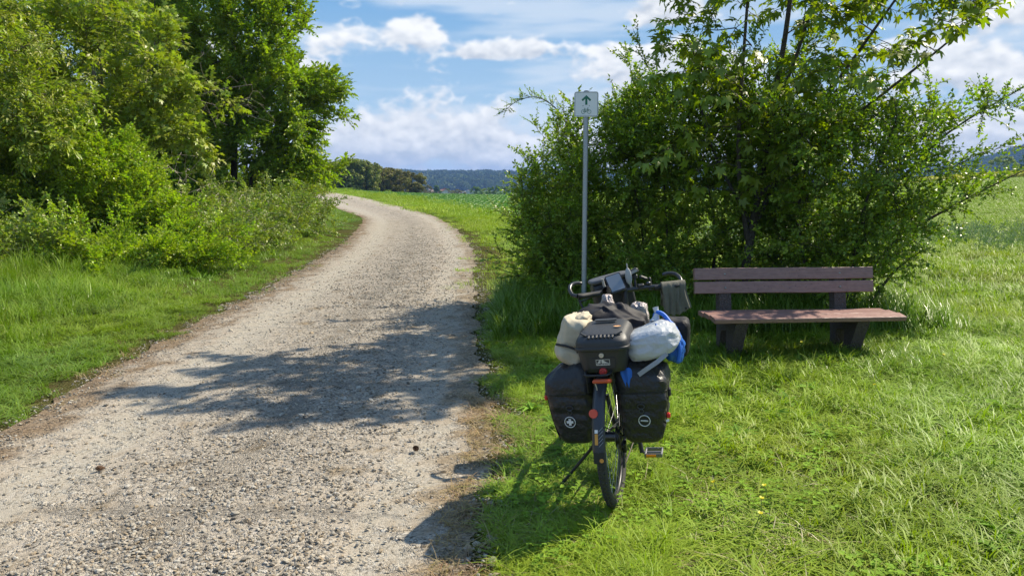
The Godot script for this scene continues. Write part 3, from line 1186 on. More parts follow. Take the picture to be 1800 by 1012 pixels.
func skeleton(rng: RandomNumberGenerator, trunks: Array, envelopes: Array, count: int, step := 0.3, lift := 0.25, shell := 0.55, shoots := 0) -> Skeleton:
	# trunks: [points, base radius, tip radius, index of the trunk it leaves or -1]; envelopes: [middle, half size, share]
	var sk := Skeleton.new()
	for t in trunks:
		var path: Array = bent(t[0], 6)
		var last := -1
		if sk.p.size() and t[3] >= 0:
			last = sk.nearest(path[0])
		for i in path.size():
			last = sk.add(path[i], last, lerpf(t[1], t[2], float(i) / (path.size() - 1)), -1)
	var pts := []
	var total := 0.0
	for e in envelopes:
		total += e[2]
	for e in envelopes:
		for i in int(count * e[2] / total):
			var d := Vector3(rng.randfn(), rng.randfn(), rng.randfn()).normalized()
			var a: Vector3 = e[0] + d * e[1] * pow(rng.randf_range(pow(shell, 3.0), 1.0), 1.0 / 3.0)
			if a.y > 0.08:
				pts.append([sk.p[sk.nearest(a)].distance_to(a), a])
	pts.sort_custom(func(x, y): return x[0] < y[0])
	var limbs := 0
	for q in pts:
		var a: Vector3 = q[1]
		var i := sk.nearest(a)
		var from := sk.p[i]
		var gap := from.distance_to(a)
		if gap < 0.05:
			continue
		var branch := sk.limb[i]
		if branch < 0:
			branch = limbs
			limbs += 1
		var k := maxi(1, int(ceil(gap / step)))
		var mid := (from + a) / 2 + Vector3(rng.randfn(), rng.randfn(), rng.randfn()) * gap * 0.10 + Vector3.UP * gap * lift * rng.randf_range(-0.3, 0.7)
		for j in range(1, k + 1):
			var t := float(j) / k
			i = sk.add(from.lerp(mid, t).lerp(mid.lerp(a, t), t), i, 0.0, branch)
	var outer := sk.p.size()
	var heart := Vector3.ZERO
	for e in envelopes:
		heart += e[0] / envelopes.size()
	for s in shoots:
		# young shoots that stand out of the crown
		var i := rng.randi_range(outer / 3, outer - 1)
		if sk.limb[i] < 0:
			continue
		var d := ((sk.p[i] - heart).normalized() + Vector3(rng.randfn() * 0.4, rng.randf_range(-0.2, 0.9), rng.randfn() * 0.4)).normalized()
		var at := sk.p[i]
		for j in rng.randi_range(2, 5):
			d = (d + Vector3(rng.randfn(), rng.randfn() - 0.25, rng.randfn()) * 0.16).normalized()
			at += d * step * rng.randf_range(0.4, 0.75)
			i = sk.add(at, i, 0.0, sk.limb[i])
	for i in range(sk.p.size() - 1, -1, -1):
		if sk.w[i] == 0.0:
			sk.w[i] = 1.0
		if sk.par[i] >= 0:
			sk.w[sk.par[i]] += sk.w[i]
	return sk


func branch_meshes(sk: Skeleton, tip: float, thin := 0.0, sides := 5, power := 0.46, biggest := 6) -> Dictionary:
	# trunk mesh, the biggest limbs, and one mesh of all the thinner wood
	var n := sk.p.size()
	var kids := []
	kids.resize(n)
	var rad := PackedFloat32Array()
	rad.resize(n)
	for i in n:
		kids[i] = []
		rad[i] = maxf(sk.fixed[i], tip * pow(sk.w[i], power)) if sk.limb[i] >= 0 else sk.fixed[i]
	var heavy := {}
	for i in n:
		if sk.par[i] >= 0:
			kids[sk.par[i]].append(i)
			if sk.limb[i] >= 0 and sk.limb[sk.par[i]] < 0:
				heavy[sk.limb[i]] = sk.w[i]
				rad[i] = minf(rad[i], rad[sk.par[i]] * 0.75)
			elif sk.limb[i] >= 0:
				rad[i] = minf(rad[i], rad[sk.par[i]])
	var order := heavy.keys()
	order.sort_custom(func(a, b): return heavy[a] > heavy[b])
	var big := {}
	for i in mini(biggest, order.size()):
		big[order[i]] = Mb.new()
	var trunk := []
	var twigs := Mb.new()
	var starts := []
	for i in n:
		if sk.par[i] < 0:
			starts.append([-1, i])
	while starts.size():
		var s = starts.pop_back()
		var i: int = s[1]
		var path := []
		var rr := PackedFloat32Array()
		if s[0] >= 0:
			path.append(sk.p[s[0]])
			rr.append(minf(rad[s[0]], rad[i] * 1.15))
		var branch := sk.limb[i]
		while true:
			path.append(sk.p[i])
			rr.append(rad[i])
			var next := -1
			for c in kids[i]:
				if sk.limb[c] == branch and (next < 0 or sk.w[c] > sk.w[next]):
					next = c
			for c in kids[i]:
				if c != next:
					starts.append([i, c])
			if next < 0:
				break
			i = next
		if path.size() > 1 and rr[0] > thin:
			if branch < 0:
				trunk.append(Mb.new())
			var b: Mb = trunk[-1] if branch < 0 else big[branch] if big.has(branch) else twigs
			b.tube(path, rr, sides + 3 if branch < 0 else (sides if rr[0] > 0.012 else 3), false, branch < 0)
	return {"trunk": trunk, "limbs": big.values(), "twigs": twigs, "rad": rad}


func foliage_on(sk: Skeleton, rad: PackedFloat32Array, rng: RandomNumberGenerator, per_node: float, most_radius: float, mid: Vector3, size: Vector2, lift := 0.2, droop := 0.0, kinds := 3) -> Array:
	# places for leafy twigs on the thin wood: kinds lists of [transforms, colours]
	var out := []
	for k in kinds:
		out.append([[], PackedColorArray()])
	for i in sk.p.size():
		if rad[i] > most_radius or sk.par[i] < 0:
			continue
		var along := (sk.p[i] - sk.p[sk.par[i]]).normalized()
		var many_ := int(per_node) + (1 if rng.randf() < per_node - int(per_node) else 0)
		for q in many_:
			var outward := (sk.p[i] - mid).normalized()
			var d := (along * 0.55 + outward * 0.35 + Vector3(rng.randfn(), rng.randfn(), rng.randfn()) * 0.62 + Vector3.UP * (lift - droop)).normalized()
			var at := sk.p[i].lerp(sk.p[sk.par[i]], rng.randf())
			if sk.limb[i] < 0 and q > 2:
				break
			out[rng.randi() % kinds][0].append(spray_place(at, d, rng, rng.randf_range(size.x, size.y) * (0.55 if sk.limb[i] < 0 else 1.0)))
	for k in kinds:
		for q in out[k][0]:
			var g := rng.randf_range(0.8, 1.2)
			out[k][1].append(Color(g * rng.randf_range(0.9, 1.15), g, g * rng.randf_range(0.8, 1.15)))
	return out


func spray_place(at: Vector3, d: Vector3, rng: RandomNumberGenerator, s: float) -> Transform3D:
	var up := Vector3.UP + Vector3(rng.randfn(), rng.randfn(), rng.randfn()) * 0.3
	var x := d.cross(up)
	x = x.normalized() if x.length() > 0.05 else Vector3.RIGHT
	return Transform3D(Basis(x * s, d * s, x.cross(d) * s), at)


func plant(called: String, label: String, category: String, base: Vector3, trunks: Array, envelopes: Array, opt: Dictionary) -> Node3D:
	var rng := RandomNumberGenerator.new()
	rng.seed = opt.seed
	var t := thing(called, label, category, Transform3D(Basis(), base), opt.get("group", ""))
	var rel := []
	for q in trunks:
		var pts := []
		for p in q[0]:
			pts.append(p - base)
		rel.append([pts, q[1], q[2], q[3]])
	var env_ := []
	var mid := Vector3.ZERO
	for e in envelopes:
		env_.append([e[0] - base, e[1], e[2]])
		mid += (e[0] - base) / envelopes.size()
	mid.y *= 0.6
	var sk := skeleton(rng, rel, env_, opt.count, opt.get("step", 0.3), opt.get("lift", 0.25), opt.get("shell", 0.5), opt.get("shoots", int(opt.count * 0.22)))
	var br := branch_meshes(sk, opt.get("tip", 0.0035), opt.get("thin", 0.0), opt.get("sides", 5), opt.get("power", 0.46), opt.get("limbs", 5))
	var wood: Material = opt.get("wood", M.bark)
	for b in br.trunk:
		put("trunk" if rel.size() == 1 else "stem", b.mesh(), wood, t)
	for l in br.limbs:
		if l.v.size():
			put("limb", l.mesh(), wood, t)
	if br.twigs.v.size():
		put("twigs", br.twigs.mesh(), wood, t).set_meta("kind", "stuff")
	if opt.has("sprays"):
		var f := foliage_on(sk, br.rad, rng, opt.per_node, opt.get("leafy_below", 0.012), mid, opt.size, opt.get("up", 0.2), opt.get("droop", 0.0), opt.sprays.size())
		for k in opt.sprays.size():
			many("foliage", opt.sprays[k], opt.leaf, f[k][0], f[k][1], t)
	return t


# ------------------------------------------------------------------ the bushes and the maple by the bench

func build_right_plants() -> void:
	var rng := RandomNumberGenerator.new()
	rng.seed = 42
	var small := [spray(rng, 17, 0.24, 0.038, 0.023), spray(rng, 15, 0.28, 0.034, 0.022), spray(rng, 20, 0.2, 0.036, 0.024)]
	var roundish := [spray(rng, 13, 0.30, 0.052, 0.034), spray(rng, 12, 0.26, 0.048, 0.032), spray(rng, 15, 0.34, 0.05, 0.034)]
	plant("hawthorn_bush", "tall dark hawthorn bush behind the cycle signpost with a long arching twig", "bush", Vector3(1.25, 0, -10.4), [
		[[Vector3(1.3, -0.1, -10.4), Vector3(1.15, 1.0, -10.5), Vector3(0.75, 2.2, -10.5)], 0.035, 0.008, -1],
		[[Vector3(1.4, -0.1, -10.5), Vector3(1.6, 1.1, -10.6), Vector3(1.9, 2.7, -10.5)], 0.035, 0.008, -1],
		[[Vector3(1.2, -0.1, -10.3), Vector3(0.6, 0.7, -10.3), Vector3(0.15, 1.4, -10.4)], 0.028, 0.007, -1],
		[[Vector3(1.5, -0.1, -10.3), Vector3(1.7, 0.8, -10.0), Vector3(1.5, 1.7, -9.7)], 0.028, 0.007, -1],
		[[Vector3(1.0, 1.6, -10.5), Vector3(0.72, 2.45, -10.5), Vector3(0.40, 2.76, -10.45), Vector3(0.10, 2.74, -10.4), Vector3(-0.12, 2.58, -10.4)], 0.010, 0.003, 0]],
		[[Vector3(1.25, 1.35, -10.4), Vector3(1.35, 1.25, 1.0), 1.0], [Vector3(0.74, 1.15, -10.5), Vector3(0.66, 1.05, 0.8), 0.9], [Vector3(1.9, 2.3, -10.4), Vector3(0.75, 0.75, 0.7), 0.35], [Vector3(0.85, 0.5, -10.2), Vector3(0.68, 0.45, 0.7), 0.3]],
		{"seed": 7, "shoots": 60, "count": 860, "tip": 0.0028, "leaf": M.hawthorn, "sprays": small, "per_node": 5.4, "size": Vector2(0.8, 1.35), "shell": 0.35, "wood": M.dark_bark})
	plant("spreading_bush", "wide dogwood bush whose tips reach out over the meadow right of the bench", "bush", Vector3(3.9, 0, -9.05), [
		[[Vector3(3.8, -0.1, -9.05), Vector3(4.2, 1.1, -9.1), Vector3(4.9, 2.1, -9.1), Vector3(5.85, 2.75, -9.0)], 0.035, 0.004, -1],
		[[Vector3(3.8, -0.1, -9.1), Vector3(4.4, 0.9, -9.0), Vector3(5.1, 1.4, -8.95), Vector3(5.95, 1.85, -8.9)], 0.032, 0.004, -1],
		[[Vector3(3.9, -0.1, -9.0), Vector3(4.0, 1.2, -8.9), Vector3(4.3, 2.4, -8.8)], 0.03, 0.006, -1],
		[[Vector3(3.7, -0.1, -9.1), Vector3(3.4, 1.2, -9.2), Vector3(3.6, 2.4, -9.3)], 0.03, 0.006, -1],
		[[Vector3(4.0, -0.1, -9.0), Vector3(4.4, 0.6, -8.9), Vector3(4.7, 0.9, -8.8)], 0.025, 0.005, -1]],
		[[Vector3(3.85, 1.6, -9.05), Vector3(1.05, 0.95, 1.0), 1.0], [Vector3(4.55, 1.5, -9.0), Vector3(0.5, 0.55, 0.7), 0.4], [Vector3(4.7, 2.25, -9.0), Vector3(0.45, 0.30, 0.5), 0.2], [Vector3(5.45, 2.52, -9.0), Vector3(0.30, 0.13, 0.25), 0.06], [Vector3(5.3, 1.6, -8.9), Vector3(0.30, 0.15, 0.3), 0.07], [Vector3(4.15, 0.95, -8.9), Vector3(0.62, 0.42, 0.7), 0.4], [Vector3(3.6, 2.45, -9.2), Vector3(0.85, 0.5, 0.7), 0.4]],
		{"seed": 8, "shoots": 30, "count": 560, "tip": 0.0028, "leaf": M.hawthorn, "sprays": roundish, "per_node": 3.7, "size": Vector2(0.7, 1.15), "shell": 0.35, "wood": M.dark_bark, "up": 0.35})
	plant("blackthorn_bush", "dense shaded blackthorn thicket directly behind the bench back", "bush", Vector3(2.7, 0, -9.9), [
		[[Vector3(2.2, -0.1, -9.9), Vector3(2.0, 0.9, -9.9), Vector3(1.9, 1.9, -9.8)], 0.025, 0.006, -1],
		[[Vector3(2.5, -0.1, -9.8), Vector3(2.55, 1.0, -9.7), Vector3(2.4, 2.0, -9.9)], 0.025, 0.006, -1],
		[[Vector3(2.9, -0.1, -9.9), Vector3(3.0, 1.0, -10.0), Vector3(3.2, 2.2, -9.9)], 0.025, 0.006, -1],
		[[Vector3(3.2, -0.1, -9.9), Vector3(3.4, 0.8, -9.8), Vector3(3.7, 1.5, -9.7)], 0.025, 0.006, -1]],
		[[Vector3(2.4, 1.1, -9.9), Vector3(1.1, 0.95, 0.6), 1.0], [Vector3(3.3, 1.1, -9.9), Vector3(0.9, 0.95, 0.6), 0.8], [Vector3(2.3, 2.2, -10.0), Vector3(0.9, 0.8, 0.6), 0.7], [Vector3(3.3, 2.1, -10.0), Vector3(0.9, 0.7, 0.6), 0.6], [Vector3(2.5, 0.5, -9.5), Vector3(1.7, 0.42, 0.5), 0.8]],
		{"seed": 9, "count": 780, "tip": 0.0026, "leaf": M.hawthorn, "sprays": small, "per_node": 5.4, "size": Vector2(0.8, 1.4), "shell": 0.3, "wood": M.dark_bark})
	build_maple(rng)


func build_maple(rng: RandomNumberGenerator) -> void:
	var base := Vector3(2.75, 0, -9.3)
	var t := thing("maple_tree", "young many-stemmed maple rising behind the bench with large lobed leaves", "tree", Transform3D(Basis(), base))
	var trunks := [
		[[Vector3(0, -0.15, 0), Vector3(0.12, 1.0, 0), Vector3(0.28, 2.2, 0), Vector3(0.45, 4.0, 0.1), Vector3(0.4, 6.2, 0.1)], 0.062, 0.014, -1],
		[[Vector3(0.14, 1.1, 0), Vector3(0.7, 2.2, -0.1), Vector3(1.45, 3.4, 0), Vector3(2.1, 4.4, 0.1)], 0.034, 0.009, 0],
		[[Vector3(0.1, 0.9, 0), Vector3(-0.1, 1.9, 0.15), Vector3(-0.1, 3.2, 0.2), Vector3(-0.05, 4.9, 0.3)], 0.034, 0.010, 0],
		[[Vector3(0.2, 1.5, 0), Vector3(1.0, 2.25, 0.2), Vector3(1.9, 3.0, 0.3), Vector3(2.6, 3.6, 0.3)], 0.026, 0.007, 0],
		[[Vector3(0.28, 2.3, 0), Vector3(0.8, 3.6, -0.3), Vector3(1.1, 5.2, -0.4)], 0.026, 0.009, 0],
		[[Vector3(0.1, 1.2, 0), Vector3(-0.35, 2.2, -0.3), Vector3(-0.55, 3.3, -0.4)], 0.022, 0.008, 0]]
	var envelopes := [[Vector3(0.15, 3.4, 0), Vector3(1.25, 1.3, 1.1), 1.0], [Vector3(1.4, 3.4, 0.3), Vector3(0.95, 0.8, 0.9), 0.6], [Vector3(0.6, 5.7, 0), Vector3(1.35, 1.3, 1.5), 1.4], [Vector3(2.15, 3.65, 0.3), Vector3(0.45, 0.36, 0.4), 0.12], [Vector3(-0.4, 2.2, 0.4), Vector3(0.6, 0.8, 0.4), 0.25], [Vector3(-0.4, 3.1, 0.2), Vector3(0.4, 0.45, 0.4), 0.18], [Vector3(0.5, 2.2, 0.35), Vector3(0.8, 0.7, 0.35), 0.35]]
	var sk := skeleton(rng, trunks, envelopes, 500, 0.3, 0.3, 0.35, 70)
	var br := branch_meshes(sk, 0.0034, 0.0, 5, 0.46, 8)
	for b in br.trunk:
		put("stem", b.mesh(), M.dark_bark, t)
	for l in br.limbs:
		put("limb", l.mesh(), M.dark_bark, t)
	put("twigs", br.twigs.mesh(), M.dark_bark, t).set_meta("kind", "stuff")
	var leaves := []
	for i in 4:
		var b := Mb.new()
		b.col = Color(0.9, 0.55, 0.5)
		b.tube([Vector3.ZERO, Vector3(0, 0.35, 0.02), Vector3(0, 0.62, -0.02)], 0.014, 3, false, false)
		b.col = Color(1, 1, 1)
		maple_leaf(b, Vector3(0, 0.55, -0.02), Vector3(0.1 * (i - 1.5), 0.85, -0.45).normalized(), Vector3(0.15 * (i - 1.5), 0.4, 0.9), 1.0, 0.22 + 0.08 * i)
		leaves.append(b.mesh())
	var spots := []
	for i in sk.p.size():
		if br.rad[i] > 0.009 or sk.par[i] < 0:
			continue
		var along := (sk.p[i] - sk.p[sk.par[i]]).normalized()
		for q in ((3 if sk.w[i] > 1.5 else 6) if sk.p[i].y < 4.3 else (5 if sk.w[i] > 1.5 else 11)):
			var out := Vector3(rng.randfn(), rng.randfn() * 0.7 - 0.05, rng.randfn()).normalized()
			var d := (along * 0.5 + out).normalized()
			var at := sk.p[i].lerp(sk.p[sk.par[i]], rng.randf() * 0.8)
			var x := spray_place(at, d, rng, rng.randf_range(0.085, 0.17))
			var g := rng.randf_range(0.75, 1.25)
			spots.append([(base + at).distance_to(EYE), x, Color(g * rng.randf_range(0.9, 1.2), g, g * rng.randf_range(0.7, 1.2)), (base + at).y / maxf(0.1, (base + at).length())])
	spots.sort_custom(func(a, b): return a[0] < b[0])
	var mats := []
	for i in 5:
		var m: StandardMaterial3D = M.maple.duplicate()
		m.albedo_color = (Color(0.24, 0.32, 0.036) * [0.8, 0.95, 1.05, 1.2, 1.35][i]).linear_to_srgb()
		mats.append(m)
	var rest := [[], []]
	var tint := [PackedColorArray(), PackedColorArray()]
	var single := 0
	for s in spots:
		if single < 300 and s[3] < 0.385:
			put("leaf", leaves[single % 4], mats[rng.randi() % 5], t, s[1])
			single += 1
		else:
			var k := rng.randi() % 2
			rest[k].append(s[1])
			tint[k].append(s[2])
	for k in 2:
		many("foliage", leaves[k * 2], M.maple, rest[k], tint[k], t)


# ------------------------------------------------------------------ the wood edge on the left

func build_left_plants() -> void:
	var rng := RandomNumberGenerator.new()
	rng.seed = 51
	var oak := [spray(rng, 13, 0.42, 0.11, 0.07, "simple", 0.6), spray(rng, 12, 0.36, 0.12, 0.075, "simple", 0.6), spray(rng, 14, 0.46, 0.10, 0.065, "simple", 0.6)]
	var big := [spray(rng, 8, 0.36, 0.13, 0.1, "maple", 0.45), spray(rng, 7, 0.30, 0.12, 0.1, "maple", 0.45)]
	var mid := [spray(rng, 14, 0.30, 0.058, 0.036), spray(rng, 13, 0.34, 0.062, 0.038), spray(rng, 16, 0.28, 0.054, 0.036)]
	var slim := [spray(rng, 12, 0.34, 0.10, 0.042, "simple", 0.4), spray(rng, 11, 0.38, 0.11, 0.044, "simple", 0.4)]
	var tri := [spray(rng, 8, 0.34, 0.085, 0.06, "lobed", 0.45), spray(rng, 7, 0.30, 0.08, 0.056, "lobed", 0.45)]
	var fly := func(a: Array, d: Vector3) -> Array:
		var out := []
		for p in a:
			out.append(p + d)
		return out
	plant("oak_tree", "tall full green oak standing alone at the end of the wood edge", "tree", Vector3(-10.4, 0.2, -29.5), [
		[[Vector3(-10.4, -0.1, -29.5), Vector3(-10.5, 2.2, -29.5), Vector3(-10.3, 5.5, -29.6), Vector3(-10.5, 10.5, -29.5)], 0.17, 0.04, -1],
		[[Vector3(-9.9, -0.1, -29.3), Vector3(-9.75, 2.0, -29.2), Vector3(-9.2, 4.5, -29.2)], 0.08, 0.03, -1],
		[[Vector3(-10.4, 3.3, -29.5), Vector3(-9.0, 4.8, -29.4), Vector3(-7.2, 5.6, -29.3)], 0.07, 0.02, 0]],
		[[Vector3(-10.3, 7.6, -29.5), Vector3(3.0, 4.0, 2.8), 1.0], [Vector3(-8.8, 4.6, -29.3), Vector3(1.9, 1.9, 1.8), 0.5], [Vector3(-7.1, 5.3, -29.3), Vector3(0.95, 0.6, 0.8), 0.12], [Vector3(-8.5, 2.7, -29.2), Vector3(1.3, 0.8, 1.2), 0.22], [Vector3(-11.5, 3.8, -29.0), Vector3(2.2, 1.6, 1.8), 0.4]],
		{"seed": 20, "count": 620, "tip": 0.006, "leaf": M.oak, "sprays": oak, "per_node": 7.0, "size": Vector2(0.9, 1.5), "step": 0.5, "leafy_below": 0.03, "shell": 0.45, "wood": M.dark_bark})
	var deep := [[Vector3(-14.0, 0.2, -33), 10.5, 3.4, 30], [Vector3(-17.5, 0.2, -29), 11.5, 3.8, 31], [Vector3(-13.6, 0.2, -26), 9.5, 2.7, 32], [Vector3(-20.5, 0.2, -24.0), 11.5, 3.6, 33], [Vector3(-17.2, 0.2, -22.0), 10.5, 2.9, 34], [Vector3(-15.8, 0.2, -36), 11, 3.5, 35]]
	var said := ["slender ash at the back of the wood left of the oak", "broad tree deep in the wood behind the maple saplings", "olive green tree with bare grey twigs just left of the oak", "dark tree at the far left edge of the picture, deep in the wood", "tall thin-leafed tree over the left shrubs", "tree farthest back in the wood beyond the dead branches"]
	for i in deep.size():
		var q = deep[i]
		var p: Vector3 = q[0]
		var h: float = q[1]
		var w: float = q[2]
		plant("woodland_tree", said[i], "tree", p, [[[p, p + Vector3(0.2, h * 0.3, 0), p + Vector3(-0.1, h * 0.6, 0.1), p + Vector3(0.1, h * 0.95, 0)], 0.14, 0.03, -1], [[p + Vector3(0.1, h * 0.2, 0), p + Vector3(w * 0.5, h * 0.5, 0.2), p + Vector3(w * 0.75, h * 0.75, 0.2)], 0.06, 0.02, 0]],
			[[p + Vector3(0, h * 0.62, 0), Vector3(w, h * 0.42, w), 1.0], [p + Vector3(0, h * 0.28, 0), Vector3(w * 0.9, h * 0.22, w * 0.9), 0.35]],
			{"seed": q[3], "count": [330, 330, 280, 380, 300, 330][i], "tip": 0.007, "leaf": M.olive if i in [2, 4] else M.oak, "sprays": slim if i in [2, 4] else oak, "per_node": [3.0, 3.2, 1.5, 3.4, 1.7, 3.2][i], "size": Vector2(0.9, 1.5), "step": 0.5, "leafy_below": 0.03, "shell": 0.4, "wood": M.bark, "group": "trees inside the wood edge"})
	plant("maple_sapling", "maple sapling with large pale lobed leaves above the bright shrub", "tree", Vector3(-9.3, 0.2, -17.6), [
		[[Vector3(-9.3, 0, -17.6), Vector3(-9.2, 1.8, -17.5), Vector3(-9.0, 3.6, -17.4), Vector3(-9.1, 5.6, -17.5)], 0.06, 0.015, -1],
		[[Vector3(-9.2, 1.6, -17.5), Vector3(-8.4, 2.4, -17.2), Vector3(-7.7, 2.9, -17.0)], 0.03, 0.01, 0],
		[[Vector3(-9.1, 2.6, -17.5), Vector3(-8.2, 3.5, -17.0), Vector3(-7.3, 3.9, -16.9)], 0.03, 0.01, 0]],
		[[Vector3(-9.0, 4.0, -17.3), Vector3(1.7, 1.9, 1.3), 1.0], [Vector3(-7.8, 2.9, -17.0), Vector3(0.95, 0.6, 0.8), 0.35], [Vector3(-7.4, 3.8, -16.9), Vector3(0.8, 0.5, 0.6), 0.2]],
		{"seed": 21, "count": 250, "tip": 0.0045, "leaf": M.olive, "sprays": big, "per_node": 4.0, "size": Vector2(0.8, 1.25), "leafy_below": 0.02, "shell": 0.4})
	plant("cherry_sapling", "wild cherry with drooping narrow leaves at the left edge of the picture", "tree", Vector3(-10.2, 0.2, -14.6), [
		[[Vector3(-10.2, 0, -14.6), Vector3(-10.1, 1.6, -14.5), Vector3(-9.7, 3.2, -14.4), Vector3(-9.6, 5.2, -14.4)], 0.06, 0.015, -1],
		[[Vector3(-10.1, 1.8, -14.5), Vector3(-9.4, 2.8, -14.2), Vector3(-8.6, 3.2, -14.0)], 0.03, 0.01, 0]],
		[[Vector3(-9.7, 3.7, -14.3), Vector3(1.5, 1.6, 1.2), 1.0], [Vector3(-8.9, 3.0, -14.1), Vector3(0.9, 0.8, 0.7), 0.35]],
		{"seed": 22, "count": 260, "tip": 0.004, "leaf": M.olive, "sprays": slim, "per_node": 4.5, "size": Vector2(0.75, 1.2), "leafy_below": 0.02, "shell": 0.35, "up": 0.0, "droop": 0.45})
	plant("elder_bush", "rounded bright green elder bush at the front of the wood edge", "bush", Vector3(-7.9, 0.15, -15.4), [
		[[Vector3(-7.9, 0, -15.4), Vector3(-7.9, 1.0, -15.3), Vector3(-8.0, 2.2, -15.3)], 0.03, 0.008, -1],
		[[Vector3(-7.7, 0, -15.3), Vector3(-7.3, 0.9, -15.2), Vector3(-7.0, 1.7, -15.1)], 0.028, 0.008, -1],
		[[Vector3(-8.1, 0, -15.4), Vector3(-8.6, 0.9, -15.2), Vector3(-8.9, 1.8, -15.1)], 0.028, 0.008, -1]],
		[[Vector3(-7.9, 1.35, -15.3), Vector3(1.05, 1.2, 0.9), 1.0], [Vector3(-7.1, 0.85, -15.1), Vector3(0.7, 0.8, 0.7), 0.5], [Vector3(-8.7, 1.0, -15.2), Vector3(0.8, 0.9, 0.7), 0.5]],
		{"seed": 23, "count": 430, "tip": 0.003, "leaf": M.bright, "sprays": mid, "per_node": 6.0, "size": Vector2(0.8, 1.3), "shell": 0.35, "wood": M.dark_bark, "up": 0.4})
	plant("hazel_bush", "shaded grey-green bush between the elder and the left edge of the picture", "bush", Vector3(-9.7, 0.15, -14.9), [
		[[Vector3(-9.7, 0, -14.9), Vector3(-9.6, 0.9, -14.8), Vector3(-9.4, 1.9, -14.7)], 0.03, 0.008, -1],
		[[Vector3(-9.9, 0, -14.9), Vector3(-10.2, 1.0, -14.8), Vector3(-10.5, 1.9, -14.7)], 0.03, 0.008, -1]],
		[[Vector3(-9.6, 1.35, -14.8), Vector3(0.95, 1.1, 0.8), 1.0], [Vector3(-10.4, 1.3, -14.8), Vector3(0.9, 1.1, 0.8), 0.8]],
		{"seed": 24, "count": 330, "tip": 0.003, "leaf": M.hawthorn, "sprays": mid, "per_node": 5.5, "size": Vector2(0.8, 1.3), "shell": 0.3, "wood": M.bark})
	# brambles: low mounds of arching canes
	var mounds := [[Vector3(-8.7, 0.15, -12.3), 1.15, 0.85, 40, "bramble mound with pale leaves at the left edge below the hazel bush"], [Vector3(-6.5, 0.15, -15.6), 1.1, 0.7, 41, "low bramble at the foot of the elder bush, nearest the road"], [Vector3(-6.8, 0.2, -18.2), 1.4, 0.95, 42, "bramble bank with dry stalks right of the elder bush"], [Vector3(-7.1, 0.2, -21.4), 1.6, 1.2, 43, "bramble bank with dead canes below the dead branches"], [Vector3(-7.5, 0.2, -25.0), 1.7, 1.15, 44, "olive bramble bank in front of the oak trunk"], [Vector3(-9.2, 0.2, -29.2), 1.5, 1.0, 45, "last bramble bank before the road bends away"]]
	for q in mounds:
		var p: Vector3 = q[0]
		var r: float = q[1]
		var h: float = q[2]
		var stems := []
		for i in 5:
			var a := TAU * i / 5.0 + 0.4
			stems.append([[p + Vector3(cos(a) * 0.2, 0, sin(a) * 0.2), p + Vector3(cos(a) * r * 0.4, h * 1.0, sin(a) * r * 0.4), p + Vector3(cos(a) * r * 0.85, h * 0.55, sin(a) * r * 0.85)], 0.009, 0.004, -1])
		plant("bramble", q[4], "bramble", p, stems, [[p + Vector3(0, h * 0.5, 0), Vector3(r, h * 0.62, r * 0.95), 1.0]],
			{"seed": q[3], "count": 300, "tip": 0.0026, "leaf": M.bramble, "sprays": tri, "per_node": 2.6, "size": Vector2(0.65, 1.1), "shell": 0.4, "wood": M.dead_wood, "limbs": 3, "group": "brambles along the wood edge", "up": 0.3})
	plant("nettle_clump", "fresh bright green weeds growing between the elder bush and the grass", "weeds", Vector3(-6.3, 0.15, -13.7), [
		[[Vector3(-6.3, 0, -13.7), Vector3(-6.3, 0.3, -13.6), Vector3(-6.2, 0.55, -13.5)], 0.008, 0.003, -1],
		[[Vector3(-7.2, 0, -13.1), Vector3(-7.2, 0.3, -13.0), Vector3(-7.3, 0.55, -12.9)], 0.008, 0.003, -1]],
		[[Vector3(-6.3, 0.35, -13.7), Vector3(0.9, 0.36, 0.7), 1.0], [Vector3(-7.3, 0.35, -13.1), Vector3(0.9, 0.40, 0.7), 1.0]],
		{"seed": 25, "count": 260, "tip": 0.0025, "leaf": M.bright, "sprays": mid, "per_node": 5.5, "size": Vector2(0.7, 1.2), "shell": 0.2, "limbs": 2, "up": 0.5})
	plant("roadside_bush", "small low bush where the road disappears at the bend", "bush", Vector3(-13.2, 0.1, -44), [
		[[Vector3(-13.2, 0, -44), Vector3(-13.1, 0.6, -44), Vector3(-12.6, 1.1, -44)], 0.03, 0.01, -1]],
		[[Vector3(-13.0, 0.9, -44), Vector3(1.5, 0.8, 1.0), 1.0], [Vector3(-11.9, 1.2, -44), Vector3(0.7, 0.35, 0.5), 0.3], [Vector3(-14.6, 1.1, -44), Vector3(1.2, 1.0, 1.0), 0.7]],
		{"seed": 26, "count": 220, "tip": 0.004, "leaf": M.oak, "sprays": oak, "per_node": 3.5, "size": Vector2(0.6, 1.0), "shell": 0.3})
	plant("edge_shrub", "yellowish shrub at the foot of the oak beside the bramble bank", "bush", Vector3(-9.4, 0.2, -31.5), [
		[[Vector3(-9.4, 0, -31.5), Vector3(-9.3, 0.9, -31.4), Vector3(-9.1, 1.8, -31.3)], 0.03, 0.01, -1]],
		[[Vector3(-9.3, 1.3, -31.4), Vector3(1.2, 1.2, 1.0), 1.0]],
		{"seed": 27, "count": 260, "tip": 0.004, "leaf": M.olive, "sprays": mid, "per_node": 6.0, "size": Vector2(0.9, 1.5), "shell": 0.3, "up": 0.5})
